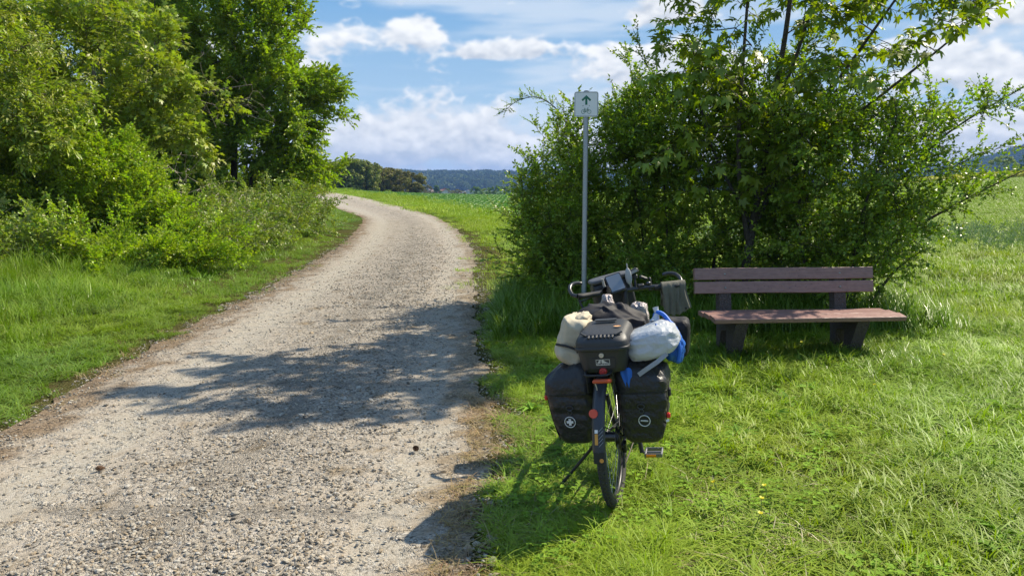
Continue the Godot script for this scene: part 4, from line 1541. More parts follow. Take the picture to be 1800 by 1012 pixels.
	# shade-side undergrowth inside the wood
	var inner := [[Vector3(-11.6, 0.2, -21.0), 1.9, 1.5, "dark undergrowth bush behind the dead branches"], [Vector3(-12.6, 0.2, -18.0), 1.9, 1.7, "dark undergrowth bush behind the maple sapling"], [Vector3(-11.4, 0.2, -27.0), 1.7, 1.2, "dark undergrowth bush left of the oak trunk"], [Vector3(-14.2, 0.2, -23.4), 2.2, 1.6, "dark undergrowth bush deepest in the wood"], [Vector3(-11.4, 0.2, -32.6), 2.3, 1.7, "dark undergrowth bush just behind the oak trunk"]]
	for i in inner.size():
		var q = inner[i]
		var p: Vector3 = q[0]
		plant("undergrowth_bush", q[3], "bush", p, [[[p, p + Vector3(0.1, q[2] * 0.6, 0), p + Vector3(0.2, q[2] * 1.2, 0)], 0.03, 0.01, -1], [[p, p + Vector3(-0.5, q[2] * 0.6, 0.2), p + Vector3(-0.9, q[2] * 1.1, 0.3)], 0.03, 0.01, -1]],
			[[p + Vector3(0, q[2] * 0.75, 0), Vector3(q[1], q[2] * 0.8, q[1] * 0.8), 1.0]],
			{"seed": 60 + i, "count": 240, "tip": 0.004, "leaf": M.oak, "sprays": oak, "per_node": 3.0, "size": Vector2(0.7, 1.2), "shell": 0.3, "wood": M.dark_bark, "group": "undergrowth inside the wood"})
	# bare branches
	plant("dead_branch", "bleached dead branch tangle leaning out between the elder and the bramble bank", "dead branch", Vector3(-8.3, 0.3, -18.9), [
		[[Vector3(-8.5, 0.1, -18.9), Vector3(-8.15, 1.0, -18.6), Vector3(-7.75, 1.75, -18.4), Vector3(-7.2, 2.35, -18.3)], 0.035, 0.007, -1],
		[[Vector3(-8.3, 0.7, -18.7), Vector3(-8.2, 1.5, -18.5), Vector3(-8.3, 2.1, -18.4)], 0.022, 0.006, 0]],
		[[Vector3(-7.5, 1.8, -18.4), Vector3(0.85, 0.7, 0.5), 1.0], [Vector3(-7.2, 1.3, -18.4), Vector3(0.6, 0.5, 0.4), 0.5]],
		{"seed": 28, "count": 90, "tip": 0.0045, "wood": M.dead_wood, "lift": -0.1, "limbs": 4, "power": 0.36})
	plant("bare_limb", "long bare grey limb reaching right out of the wood below the oak crown", "dead branch", Vector3(-11.0, 0.2, -22.5), [
		[[Vector3(-11.0, 0.2, -22.5), Vector3(-10.6, 2.2, -22.0), Vector3(-9.6, 3.6, -21.5), Vector3(-8.2, 4.1, -21.2), Vector3(-6.9, 4.3, -21.0)], 0.07, 0.010, -1],
		[[Vector3(-10.2, 3.0, -21.8), Vector3(-10.0, 4.4, -21.6), Vector3(-9.6, 5.6, -21.5)], 0.04, 0.01, 0]],
		[[Vector3(-7.6, 4.0, -21.1), Vector3(1.2, 0.7, 0.6), 1.0], [Vector3(-9.5, 5.0, -21.5), Vector3(1.4, 1.1, 0.8), 1.0]],
		{"seed": 29, "count": 120, "tip": 0.005, "wood": M.bark, "lift": 0.0, "limbs": 4, "power": 0.36})


# ------------------------------------------------------------------ grass

func tuft_at(x: float, z: float, s: float, hs: float, rng: RandomNumberGenerator) -> Transform3D:
	var tilt := Basis.from_euler(Vector3(rng.randfn() * 0.10, rng.randf() * TAU, rng.randfn() * 0.10))
	return Transform3D(tilt * Basis.from_scale(Vector3(s, s * hs, s)), Vector3(x, ground_at(x, z) - 0.01, z))


func shade_of(x: float, z: float, rng: RandomNumberGenerator) -> Color:
	var g := rng.randf_range(0.90, 1.10) * (1.0 + 0.3 * noise.get_noise_2d(x * 3.0, z * 3.0))
	var y := 0.5 + 0.5 * noise.get_noise_2d(x * 2.0 + 300.0, z * 2.0)
	return Color(g * lerpf(0.80, 1.18, y), g, g * lerpf(1.35, 0.9, y))


func build_grass() -> void:
	var rng := RandomNumberGenerator.new()
	rng.seed = 640
	var near := [grass_tuft(rng, 26, 0.17, 0.05, 0.0055, 0.55), grass_tuft(rng, 24, 0.20, 0.055, 0.006, 0.75), grass_tuft(rng, 28, 0.14, 0.05, 0.005, 0.5), grass_tuft(rng, 18, 0.25, 0.05, 0.0065, 0.9)]
	var tall := [grass_tuft(rng, 22, 0.34, 0.08, 0.007, 0.42, 0.75), grass_tuft(rng, 20, 0.42, 0.09, 0.0075, 0.5, 0.75), grass_tuft(rng, 24, 0.28, 0.08, 0.007, 0.5, 0.7)]
	var near_patch := [grass_patch(rng, 58, 13, 0.42, 0.105, 0.0062, 1.0), grass_patch(rng, 56, 13, 0.42, 0.13, 0.0066, 1.15), grass_patch(rng, 62, 13, 0.42, 0.095, 0.006, 0.9), grass_patch(rng, 50, 13, 0.42, 0.15, 0.007, 1.25)]
	var wide_patch := [grass_patch(rng, 70, 12, 1.1, 0.14, 0.010, 0.8), grass_patch(rng, 70, 12, 1.1, 0.175, 0.011, 0.9)]
	var tall_patch := [grass_patch(rng, 40, 15, 0.55, 0.30, 0.0075, 0.5, 0.72), grass_patch(rng, 36, 15, 0.55, 0.36, 0.008, 0.6, 0.72)]
	# right meadow: near, then farther off
	spread(rng, near_patch, 0.29, Rect2(-0.5, -11.5, 9.0, 9.6), 1, 1.0, "meadow_grass", "long glossy meadow grass around the bicycle and the bench")
	spread(rng, wide_patch, 0.85, Rect2(-16, -46, 52, 38.0), 1, 1.0, "meadow_grass", "meadow grass beyond the bench and along the right side of the road")
	var far_patch := [grass_patch(rng, 110, 9, 2.6, 0.26, 0.02, 0.6), grass_patch(rng, 110, 9, 2.6, 0.3, 0.022, 0.7)]
	spread(rng, far_patch, 1.7, Rect2(-64, -140, 66, 100.0), 1, 1.0, "roadside_grass", "rough grass verge between the curving road and the leafy crop")
	scatter(rng, near, 14000, 2.2, 10.5, -10.0, 12.0, 0.62, 1, "meadow_grass", "thin turf between the gravel and the longer meadow grass")
	# left verge
	spread(rng, near_patch, 0.31, Rect2(-10.5, -13.5, 7.2, 9.5), -1, 0.9, "verge_grass", "short grass on the left verge beside the road")
	spread(rng, wide_patch, 0.85, Rect2(-34, -60, 30, 51.0), -1, 0.8, "verge_grass", "grass of the left verge along the inside of the curve")
	spread(rng, tall_patch, 0.42, Rect2(-12, -16.5, 8, 11.5), -2, 0.9, "verge_grass", "tall grass in front of the bushes on the left verge")
	scatter(rng, near, 6000, 4.4, 20.0, -42.0, -12.0, 0.9, -1, "verge_grass", "thin grass tufts along the left edge of the gravel")
	# tall grass under the bushes and by the signpost
	for v in 3:
		var xf := []
		var cs := PackedColorArray()
		for i in 2600:
			var x := rng.randf_range(-0.15, 5.6)
			var z := rng.randf_range(-10.8, -7.4)
			if x > 1.4 and (z > -8.1 - 0.5 * rng.randf() or x > 4.3 + 0.8 * rng.randf()):
				continue
			if x < 1.4 and z > -7.9 - rng.randf() * 0.8:
				continue
			xf.append(tuft_at(x, z, rng.randf_range(0.8, 1.25), rng.randf_range(0.8, 1.25), rng))
			cs.append(shade_of(x, z, rng))
		tag(many("tall_grass", tall[v], M.verge, xf, cs), ["tall unmown grass round the signpost and under the bushes", "tall grass stalks behind and below the bench", "tall loose grass at the foot of the hawthorn"][v], "", "", "stuff")
	# longer grass left standing round the bench legs
	var fx := []
	var fc := PackedColorArray()
	for i in 420:
		var leg: float = [2.05, 3.22][i % 2]
		var x := leg + rng.randfn() * 0.26
		var z := -7.05 + rng.randfn() * 0.26
		fx.append(tuft_at(x, z, rng.randf_range(0.6, 0.9), rng.randf_range(0.7, 1.0), rng))
		fc.append(shade_of(x, z, rng))
	tag(many("tall_grass", tall[2], M.verge, fx, fc), "longer grass standing round the bench supports", "", "", "stuff")
	# pale seeding grass strip at the field edge
	var heads := seed_grass(rng)
	var sx := []
	var sc := PackedColorArray()
	for i in 800:
		var z := rng.randf_range(-28.5, -18.5)
		var x := rng.randf_range(5.0, 24.0)
		sx.append(tuft_at(x, z, rng.randf_range(0.8, 1.2), rng.randf_range(0.35, 0.6), rng))
		var g := rng.randf_range(0.9, 1.3)
		sc.append(Color(g, g, g))
	tag(many("seeding_grass", heads, M.pale_grass, sx, sc), "pale strip of seeding grass at the edge of the corn field", "", "", "stuff")
	build_herbs(rng)
	# trampled dry grass where the verge meets the gravel beside the bicycle
	var dry := [grass_tuft(rng, 16, 0.07, 0.06, 0.004, 1.3, 0.3), grass_tuft(rng, 14, 0.09, 0.07, 0.004, 1.5, 0.25)]
	for v in 2:
		var dx := []
		var dc := PackedColorArray()
		for i in 520:
			var z := -2.4 - 3.4 * pow(rng.randf(), 0.9)
			var u := rng.randf()
			var x := right_edge(z) - 0.12 + u * u * 1.1
			if i % 5 == 0:
				z = -3.5 - rng.randf() * 14.0
				x = left_edge(z) + 0.15 - u * u * 0.7
			if edge_noise.get_noise_2d(x * 1.6, z * 1.6) < -0.15:
				continue
			dx.append(tuft_at(x, z, rng.randf_range(0.7, 1.2), 1.0, rng))
			var g := rng.randf_range(0.6, 1.2)
			dc.append(Color(g, g * rng.randf_range(0.8, 1.0), g * rng.randf_range(0.6, 1.0)))
		tag(many("dry_grass", dry[v], M.dry_grass, dx, dc), ["trampled dry grass between the gravel and the bicycle", "straw-coloured dead blades at the road edges"][v], "", "", "stuff")
	# dead stalks in the brambles
	var stalk := grass_tuft(rng, 9, 0.75, 0.22, 0.008, 0.55, 0.8)
	var bx := []
	var bc := PackedColorArray()
	for i in 900:
		var t := rng.randf()
		var z := lerpf(-15.5, -31.0, t)
		var x := edge_x(XL, z) - rng.randf_range(2.2, 4.4)
		if noise.get_noise_2d(x * 3.0, z * 3.0) < -0.02:
			continue
		bx.append(tuft_at(x, z, rng.randf_range(0.8, 1.6), rng.randf_range(0.8, 1.3), rng))
		var g := rng.randf_range(0.7, 1.3)
		bc.append(Color(g, g * 0.95, g * 0.85))
	tag(many("dead_stalks", stalk, M.dry_grass, bx, bc), "dry pale stalks among the brambles of the left bank", "", "", "stuff")


func build_herbs(rng: RandomNumberGenerator) -> void:
	# clover, broad weeds and dead stems among the meadow grass
	var clover := Mb.new()
	for i in 14:
		var a := rng.randf() * TAU
		var at := Vector3(cos(a), 0, sin(a)) * 0.09 * sqrt(rng.randf()) + Vector3.UP * rng.randf_range(0.03, 0.085)
		var g := rng.randf_range(0.75, 1.2)
		clover.col = Color(g, g, g)
		for k in 3:
			var o := a + TAU * k / 3
			leaf_turned(clover, at, Vector3(cos(o), 0.25, sin(o)).normalized(), Vector3.UP, 0.018, 0.017, 0.1)
	var rosette := Mb.new()
	for i in 9:
		var a := TAU * i / 9 + rng.randf()
		var g := rng.randf_range(0.8, 1.2)
		rosette.col = Color(g, g, g)
		leaf_turned(rosette, Vector3.UP * 0.02, Vector3(cos(a), rng.randf_range(0.25, 0.8), sin(a)).normalized(), Vector3.UP, rng.randf_range(0.09, 0.15), 0.03, 0.35)
	var stems := grass_tuft(rng, 4, 0.14, 0.05, 0.0036, 0.9, 0.7)
	var flat_ := grass_tuft(rng, 16, 0.09, 0.10, 0.005, 2.2, 0.2)
	var sorts := [["clover", clover.mesh(), M.herb, 850, "small clover leaves low in the meadow grass", Color(1.15, 1.15, 1.0)], ["broad_weeds", rosette.mesh(), M.herb, 420, "broad-leaved weeds spread through the meadow grass", Color(0.85, 0.95, 1.0)], ["dead_stems", stems, M.straw, 420, "dry pale grass stems scattered through the meadow", Color(1, 1, 1)], ["flattened_grass", flat_, M.straw, 700, "flattened straw-coloured blades pressed into the meadow", Color(0.9, 0.95, 0.9)]]
	for q in sorts:
		var xf := []
		var cs := PackedColorArray()
		for i in q[3]:
			var d := 2.4 * pow(5.0, rng.randf())
			var az := deg_to_rad(rng.randf_range(-4.0, 40.0))
			var x := sin(az) * d
			var z := -cos(az) * d
			if x < right_edge(z) + 0.25 or noise.get_noise_2d(x * 4.0 + q[3], z * 4.0) < 0.02:
				continue
			xf.append(tuft_at(x, z, rng.randf_range(0.8, 1.3), rng.randf_range(0.85, 1.2), rng))
			var g := rng.randf_range(0.8, 1.15)
			cs.append(q[5] * Color(g, g, g))
		tag(many(q[0], q[1], q[2], xf, cs), q[4], "", "", "stuff")


func spread(rng: RandomNumberGenerator, meshes: Array, step: float, area: Rect2, side: int, size: float, called: String, label: String) -> void:
	var xf := []
	var cs := []
	for m in meshes:
		xf.append([])
		cs.append(PackedColorArray())
	var from := 40.0 if step > 1.5 else 9.5 if step > 0.6 else 1.8
	for iz in int(area.size.y / step):
		for ixx in int(area.size.x / step):
			var x := area.position.x + (ixx + 0.5 * (iz % 2) + rng.randf_range(-0.3, 0.3)) * step
			var z := area.position.y + (iz + rng.randf_range(-0.3, 0.3)) * step
			var d := sqrt(x * x + z * z)
			var off := x - right_edge(z) if side > 0 else left_edge(z) - x
			var e := edge_noise.get_noise_2d(x * 1.7, z * 1.7)
			var hs := 1.0
			if d < from or absf(x) > -z * 0.78 + 1.5 or (step < 0.6 and d > 12.0 and side != -2):
				continue
			if side > 0:
				if off < (0.58 + 0.5 * e if z > -5.6 else 0.50 + 0.25 * e) * (1.0 if step < 0.6 else 1.3):
					continue
				hs = lerpf(0.6, 1.0, smoothstep(0.8, 1.8, off))
				if (off > 9.0 and z < -38.0) or (off > 3.4 + d * 0.02 and d > 40.0):
					continue
			elif side == -1:
				if off < (0.36 + 0.25 * e if step < 0.6 else 0.52) or off > 7.0:
					continue
				hs = lerpf(0.5, 1.1, smoothstep(0.2, 2.0, off))
			else:
				if off < 1.7 + 1.2 * e or off > 7.5:
					continue
				hs = lerpf(0.6, 1.1, smoothstep(1.4, 3.2, off))
			hs *= lerpf(0.38, 1.0, smoothstep(0.35, 1.1, Vector2(x - 0.6, (z + 4.2) * 0.6).length())) if side > 0 else 1.0
			var patch := 1.0 + 0.6 * noise.get_noise_2d(x * 5.0, z * 5.0)
			var k := rng.randi() % meshes.size()
			xf[k].append(tuft_at(x, z, size * rng.randf_range(0.92, 1.1), hs * patch * rng.randf_range(0.85, 1.15), rng))
			cs[k].append(shade_of(x, z, rng))
	for k in meshes.size():
		tag(many(called, meshes[k], M.grass if side > 0 else M.verge, xf[k], cs[k]), label, "", "", "stuff")


func scatter(rng: RandomNumberGenerator, meshes: Array, count: int, from: float, to: float, az0: float, az1: float, size: float, side: int, called: String, label: String) -> void:
	var xf := []
	var cs := []
	for m in meshes:
		xf.append([])
		cs.append(PackedColorArray())
	for i in count:
		var d := from * pow(to / from, pow(rng.randf(), 0.80))
		var az := deg_to_rad(rng.randf_range(az0, az1))
		var x := sin(az) * d
		var z := -cos(az) * d
		var off := x - right_edge(z) if side > 0 else left_edge(z) - x
		var e := edge_noise.get_noise_2d(x * 1.7, z * 1.7)
		if off < 0.10 + 0.22 * e:
			continue
		var hs := 1.0
		if side > 0:
			# worn, thin turf next to the gravel
			var worn := 1.0 - smoothstep(0.35, 1.25, off + 0.5 * e)
			if off > 1.35 or (worn > 0.0 and z > -5.6 and rng.randf() < worn * 0.45):
				continue
			hs = lerpf(1.0, 0.55, worn)
		elif side == -1:
			if off > 0.8:
				continue
			if rng.randf() < 0.6 * (1.0 - smoothstep(0.0, 0.4, off + 0.3 * e)):
				continue
			hs = lerpf(0.5, 1.15, smoothstep(0.1, 2.0, off))
		var patch := 1.0 + 0.55 * noise.get_noise_2d(x * 7.0, z * 7.0)
		var k := rng.randi() % meshes.size()
		xf[k].append(tuft_at(x, z, size * rng.randf_range(0.75, 1.25), hs * patch * rng.randf_range(0.75, 1.2), rng))
		cs[k].append(shade_of(x, z, rng))
	for k in meshes.size():
		tag(many(called, meshes[k], M.grass if side > 0 else M.verge, xf[k], cs[k]), label, "", "", "stuff")


func seed_grass(rng: RandomNumberGenerator) -> ArrayMesh:
	var b := Mb.new()
	for i in 12:
		var a := rng.randf() * TAU
		var root := Vector3(cos(a), 0, sin(a)) * rng.randf_range(0.0, 0.16)
		var h := rng.randf_range(0.4, 0.75)
		var away := Vector3(cos(a * 3.0), 0, sin(a * 3.0)) * rng.randf_range(0.02, 0.12)
		b.col = Color(0.55, 0.85, 0.6)
		b.tube([root, root + Vector3.UP * h * 0.6 + away * 0.4, root + Vector3.UP * h + away], [0.003, 0.003, 0.002], 3, false, false)
		b.col = Color(0.9, 0.95, 1.0)
		b.tube([root + Vector3.UP * h + away, root + Vector3.UP * h * 1.1 + away * 1.2, root + Vector3.UP * h * 1.22 + away * 1.6], [0.003, 0.012, 0.002], 4, false, false)
	return b.mesh()


# ------------------------------------------------------------------ signpost and bench

func build_sign() -> void:
	var at := Vector3(0.845, ground_at(0.845, -9.0), -9.0)
	var t := thing("cycle_route_sign", "square white cycle route sign with a green arrow on a grey galvanised post", "road sign", Transform3D(Basis(Vector3.UP, -0.06), at))
	var steel := rough_surface(mat(Color.WHITE, 0.45, 0.75), tint_tex(0.05, 71, Color(0.30, 0.32, 0.335), Color(0.52, 0.54, 0.55)), noise_tex(0.08, 72, true, 2.0), 6.0, 0.5)
	put("post", tube_mesh([Vector3(0, -0.3, 0), Vector3(0, 1.2, 0), Vector3(0, 2.66, 0)], 0.030, 20), steel, t)
	var cb := Mb.new()
	cb.tube([Vector3(0, 2.655, 0), Vector3(0, 2.675, 0), Vector3(0, 2.684, 0)], [0.0335, 0.0335, 0.022], 18)
	put("post_cap", cb.mesh(), mat(Color(0.02, 0.02, 0.022), 0.6), t)
	var w := 0.274
	var face := Vector3(0, 2.53, 0.036)
	var pb := Mb.new()
	pb.prism(rounded_rect(w, w + 0.006, 0.026), 0.003, Transform3D(Basis(), face))
	var plate := put("sign_plate", pb.mesh(), mat(Color(0.86, 0.85, 0.82), 0.35), t)
	var green := mat(Color(0.012, 0.16, 0.085), 0.4)
	var dark := mat(Color(0.10, 0.13, 0.12), 0.45)
	var fb := Mb.new()
	frame_outline(fb, w - 0.012, w - 0.006, 0.022, 0.0045, 0.0012, Transform3D(Basis(), face + Vector3(0, 0, 0.003)))
	put("border", fb.mesh(), dark, plate)
	var ab := Mb.new()
	ab.prism(PackedVector2Array([Vector2(-0.012, -0.050), Vector2(0.012, -0.050), Vector2(0.012, 0.018), Vector2(0.040, -0.010), Vector2(0.053, 0.003), Vector2(0.053, 0.008), Vector2(0.0, 0.058), Vector2(-0.053, 0.008), Vector2(-0.053, 0.003), Vector2(-0.040, -0.010), Vector2(-0.012, 0.018)]), 0.0012, Transform3D(Basis(), face + Vector3(0, 0.043, 0.003)))
	put("arrow", ab.mesh(), green, plate)
	for s in [-1.0, 1.0]:
		var tick := Mb.new()
		tick.prism(PackedVector2Array([Vector2(-0.007, 0.006), Vector2(-0.004, 0.0075), Vector2(0.0, 0.0), Vector2(0.007, -0.004), Vector2(0.006, -0.007), Vector2(-0.003, -0.003)]), 0.0012, Transform3D(Basis.from_scale(Vector3(s, 1, 1)) if s > 0 else Basis(Vector3(0, 0, 1), 0.9), face + Vector3(s * 0.036, -0.017, 0.003)))
		put("tick_mark", tick.mesh(), dark, plate)
	var kb := Mb.new()
	var o := face + Vector3(0, -0.083, 0.0042)
	for s in [-1.0, 1.0]:
		kb.tube(circle_path(o + Vector3(s * 0.034, 0, 0), 0.021, Vector3(0, 0, 1), 26), 0.0021, 5, true)
	for seg in [[-0.034, 0, -0.016, 0.026], [-0.016, 0.026, 0.018, 0.026], [-0.016, 0.026, -0.002, -0.002], [-0.002, -0.002, 0.018, 0.026], [-0.034, 0, -0.002, -0.002], [0.034, 0, 0.014, 0.040], [0.014, 0.040, 0.024, 0.042], [-0.016, 0.026, -0.019, 0.036], [-0.027, 0.037, -0.011, 0.037]]:
		kb.tube([o + Vector3(seg[0], seg[1], 0), o + Vector3(seg[2], seg[3], 0)], 0.0021, 5)
	put("bicycle_symbol", kb.mesh(), green, plate)
	for y in [0.07, -0.07]:
		var clamp_ := Mb.new()
		clamp_.tube(circle_path(Vector3(0, face.y + y, 0), 0.0325, Vector3.UP, 24), 0.004, 6, true)
		clamp_.box(Vector3(0, face.y + y, 0.030), Vector3(0.05, 0.02, 0.012), 0.002)
		put("clamp", clamp_.mesh(), steel, t)


func frame_outline(b: Mb, w: float, h: float, r: float, line: float, depth: float, at: Transform3D) -> void:
	var a := rounded_rect(w, h, r)
	var c := rounded_rect(w - 2 * line, h - 2 * line, maxf(r - line, 0.001))
	var k := a.size()
	var z := Vector3(0, 0, depth)
	for i in k:
		var j := (i + 1) % k
		var p := [a[i], a[j], c[j], c[i]]
		var q := PackedVector3Array()
		for x in p:
			q.append(at * (Vector3(x.x, x.y, 0) + z))
		b.flat(q, at * Vector3(0, 0, -1))
		b.flat(PackedVector3Array([at * Vector3(a[i].x, a[i].y, 0), at * Vector3(a[j].x, a[j].y, 0), q[1], q[0]]), at * Vector3.ZERO)


func build_bench() -> void:
	var x0 := 2.67
	var z0 := -7.12
	var t := thing("park_bench", "brown plank bench on two concrete supports in front of the bushes", "bench", Transform3D(Basis(Vector3.UP, 0.085), Vector3(x0, ground_at(x0, z0), z0)))
	var grain := noise_tex(0.03, 82, true, 3.0)
	var plank := rough_surface(mat(Color.WHITE, 0.42), plank_print(5), grain, 1.0, 0.6)
	plank.uv1_scale = Vector3(0.53, 6.5, 6.5)
	plank.uv1_offset = Vector3(0.5, 0.5, 0.5)
	var plank_b := rough_surface(mat(Color(0.94, 0.95, 0.96), 0.42), plank_print(6), grain, 1.0, 0.6)
	plank_b.uv1_scale = plank.uv1_scale
	plank_b.uv1_offset = Vector3(0.47, 0.5, 0.5)
	var seat_z := [0.190, 0.045, -0.098]
	for i in 3:
		put("seat_plank", worn_plank(Vector3(1.79, 0.042, 0.128), 90 + i), plank if i != 1 else plank_b, t, Transform3D(Basis(Vector3.RIGHT, [0.16, 0.05, 0.03][i]), Vector3([0.012, 0.0, -0.008][i], [0.416, 0.425, 0.420][i], seat_z[i])))
	for i in 2:
		put("back_plank", worn_plank(Vector3(1.77, 0.112, 0.042), 96 + i), plank_b if i else plank, t, Transform3D(Basis(Vector3.RIGHT, -0.20), Vector3(-0.03, 0.645 + 0.128 * i, -0.255 - 0.027 * i)))
	var concrete := rough_surface(mat(Color.WHITE, 0.9), tint_tex(0.05, 83, Color(0.055, 0.04, 0.034), Color(0.14, 0.11, 0.095), 512), noise_tex(0.09, 84, true, 10.0), 2.4, 1.2)
	# a cast profile in z, y: foot, leg leaning forward, seat bearer, back post leaning back
	var side := PackedVector2Array([Vector2(-0.01, -0.12), Vector2(0.07, 0.05), Vector2(0.15, 0.22), Vector2(0.23, 0.385), Vector2(0.235, 0.398), Vector2(-0.15, 0.382), Vector2(-0.20, 0.41), Vector2(-0.225, 0.55), Vector2(-0.262, 0.72), Vector2(-0.275, 0.80), Vector2(-0.36, 0.80), Vector2(-0.345, 0.66), Vector2(-0.315, 0.45), Vector2(-0.285, 0.28), Vector2(-0.27, 0.10), Vector2(-0.31, -0.12), Vector2(-0.22, -0.12), Vector2(-0.19, 0.10), Vector2(-0.15, 0.25), Vector2(-0.02, 0.27), Vector2(-0.01, 0.16), Vector2(-0.06, 0.03), Vector2(-0.12, -0.12)])
	for x in [-0.62, 0.52]:
		var b := Mb.new()
		# the profile is drawn in x, y, so it is turned to face along the bench
		b.prism(side, 0.115, Transform3D(Basis(Vector3.UP, -PI / 2), Vector3(0.0575, 0, 0)))
		put("concrete_support", b.mesh(), concrete, t, Transform3D(Basis(), Vector3(x, 0, 0)))
	var steel := mat(Color(0.30, 0.29, 0.27), 0.5, 0.8)
	for x in [-0.62, 0.52]:
		for i in 2:
			var b := Mb.new()
			b.tube([Vector3.ZERO, Vector3(0, 0, 0.004), Vector3(0, 0, 0.006)], [0.010, 0.010, 0.004], 12)
			put("bolt", b.mesh(), steel, t, Transform3D(Basis(Vector3.RIGHT, -0.20), Vector3(x, 0.645 + 0.128 * i, -0.233 - 0.027 * i)))


func plank_print(sd: int) -> ImageTexture:
	# brown boards with grain along them, pale scuffs across them and dark flecks
	var w := 1024
	var h := 128
	var im := Image.create(w, h, false, Image.FORMAT_RGB8)
	var rng := RandomNumberGenerator.new()
	rng.seed = sd
	var n := FastNoiseLite.new()
	n.seed = sd
	n.frequency = 0.02
	n.fractal_octaves = 4
	for y in h:
		for x in w:
			var g := 0.5 + 0.5 * n.get_noise_2d(x * 0.35, y * 5.0) + 0.35 * n.get_noise_2d(x * 1.2 + 500.0, y * 1.2)
			im.set_pixel(x, y, Color(0.20, 0.105, 0.088).lerp(Color(0.33, 0.185, 0.16), clampf(g, 0.0, 1.0)).linear_to_srgb())
	for i in 26:
		var x := rng.randf() * w
		var y := rng.randf() * h
		var slope := rng.randf_range(-1.6, 1.6)
		var pale := rng.randf_range(0.1, 0.4)
		for k in rng.randi_range(20, 90):
			var px := int(x + k * 0.7)
			var py := int(y + k * slope * 0.5)
			if px >= 0 and px < w and py >= 0 and py < h:
				im.set_pixel(px, py, im.get_pixel(px, py).lerp(Color(0.72, 0.66, 0.64), pale * rng.randf()))
	for i in 60:
		var x := rng.randi_range(300, 900) if i % 3 else rng.randi_range(0, w - 8)
		im.fill_rect(Rect2i(x, rng.randi_range(0, h - 4), rng.randi_range(2, 6), rng.randi_range(1, 3)), Color(0.13, 0.09, 0.085))
	return ImageTexture.create_from_image(im)


func worn_plank(size: Vector3, sd: int) -> ArrayMesh:
	# a board with eased edges that is not quite straight
	var b := Mb.new()
	var rings := []
	var ny := 10
	var wob := FastNoiseLite.new()
	wob.seed = sd
	wob.frequency = 0.9
	for i in ny + 1:
		var x := size.x * (float(i) / ny - 0.5)
		var r := PackedVector3Array()
		var rr := rounded_rect(size.z, size.y, 0.006, 2)
		var o := Vector3(0, wob.get_noise_1d(x) * 0.004, wob.get_noise_1d(x + 40) * 0.004)
		for p in rr:
			r.append(Vector3(x, p.y, p.x) + o)
		rings.append(r)
	b.loft(rings)
	return b.mesh()


# ------------------------------------------------------------------ bicycle

const BIKE_AT := Vector3(0.54, 0.0, -3.77)
const BAR_MID := Vector3(0.0, 0.985, -0.88)


func bike_frame() -> Transform3D:
	return Transform3D(Basis(Vector3.UP, deg_to_rad(-16.0)) * Basis(Vector3(0, 0, 1), deg_to_rad(6.0)), BIKE_AT + Vector3(0, 0.004, 0))


func bar_frame() -> Transform3D:
	return Transform3D(Basis(Vector3.UP, deg_to_rad(20.0)), BAR_MID + Vector3(0.008, 0, 0))


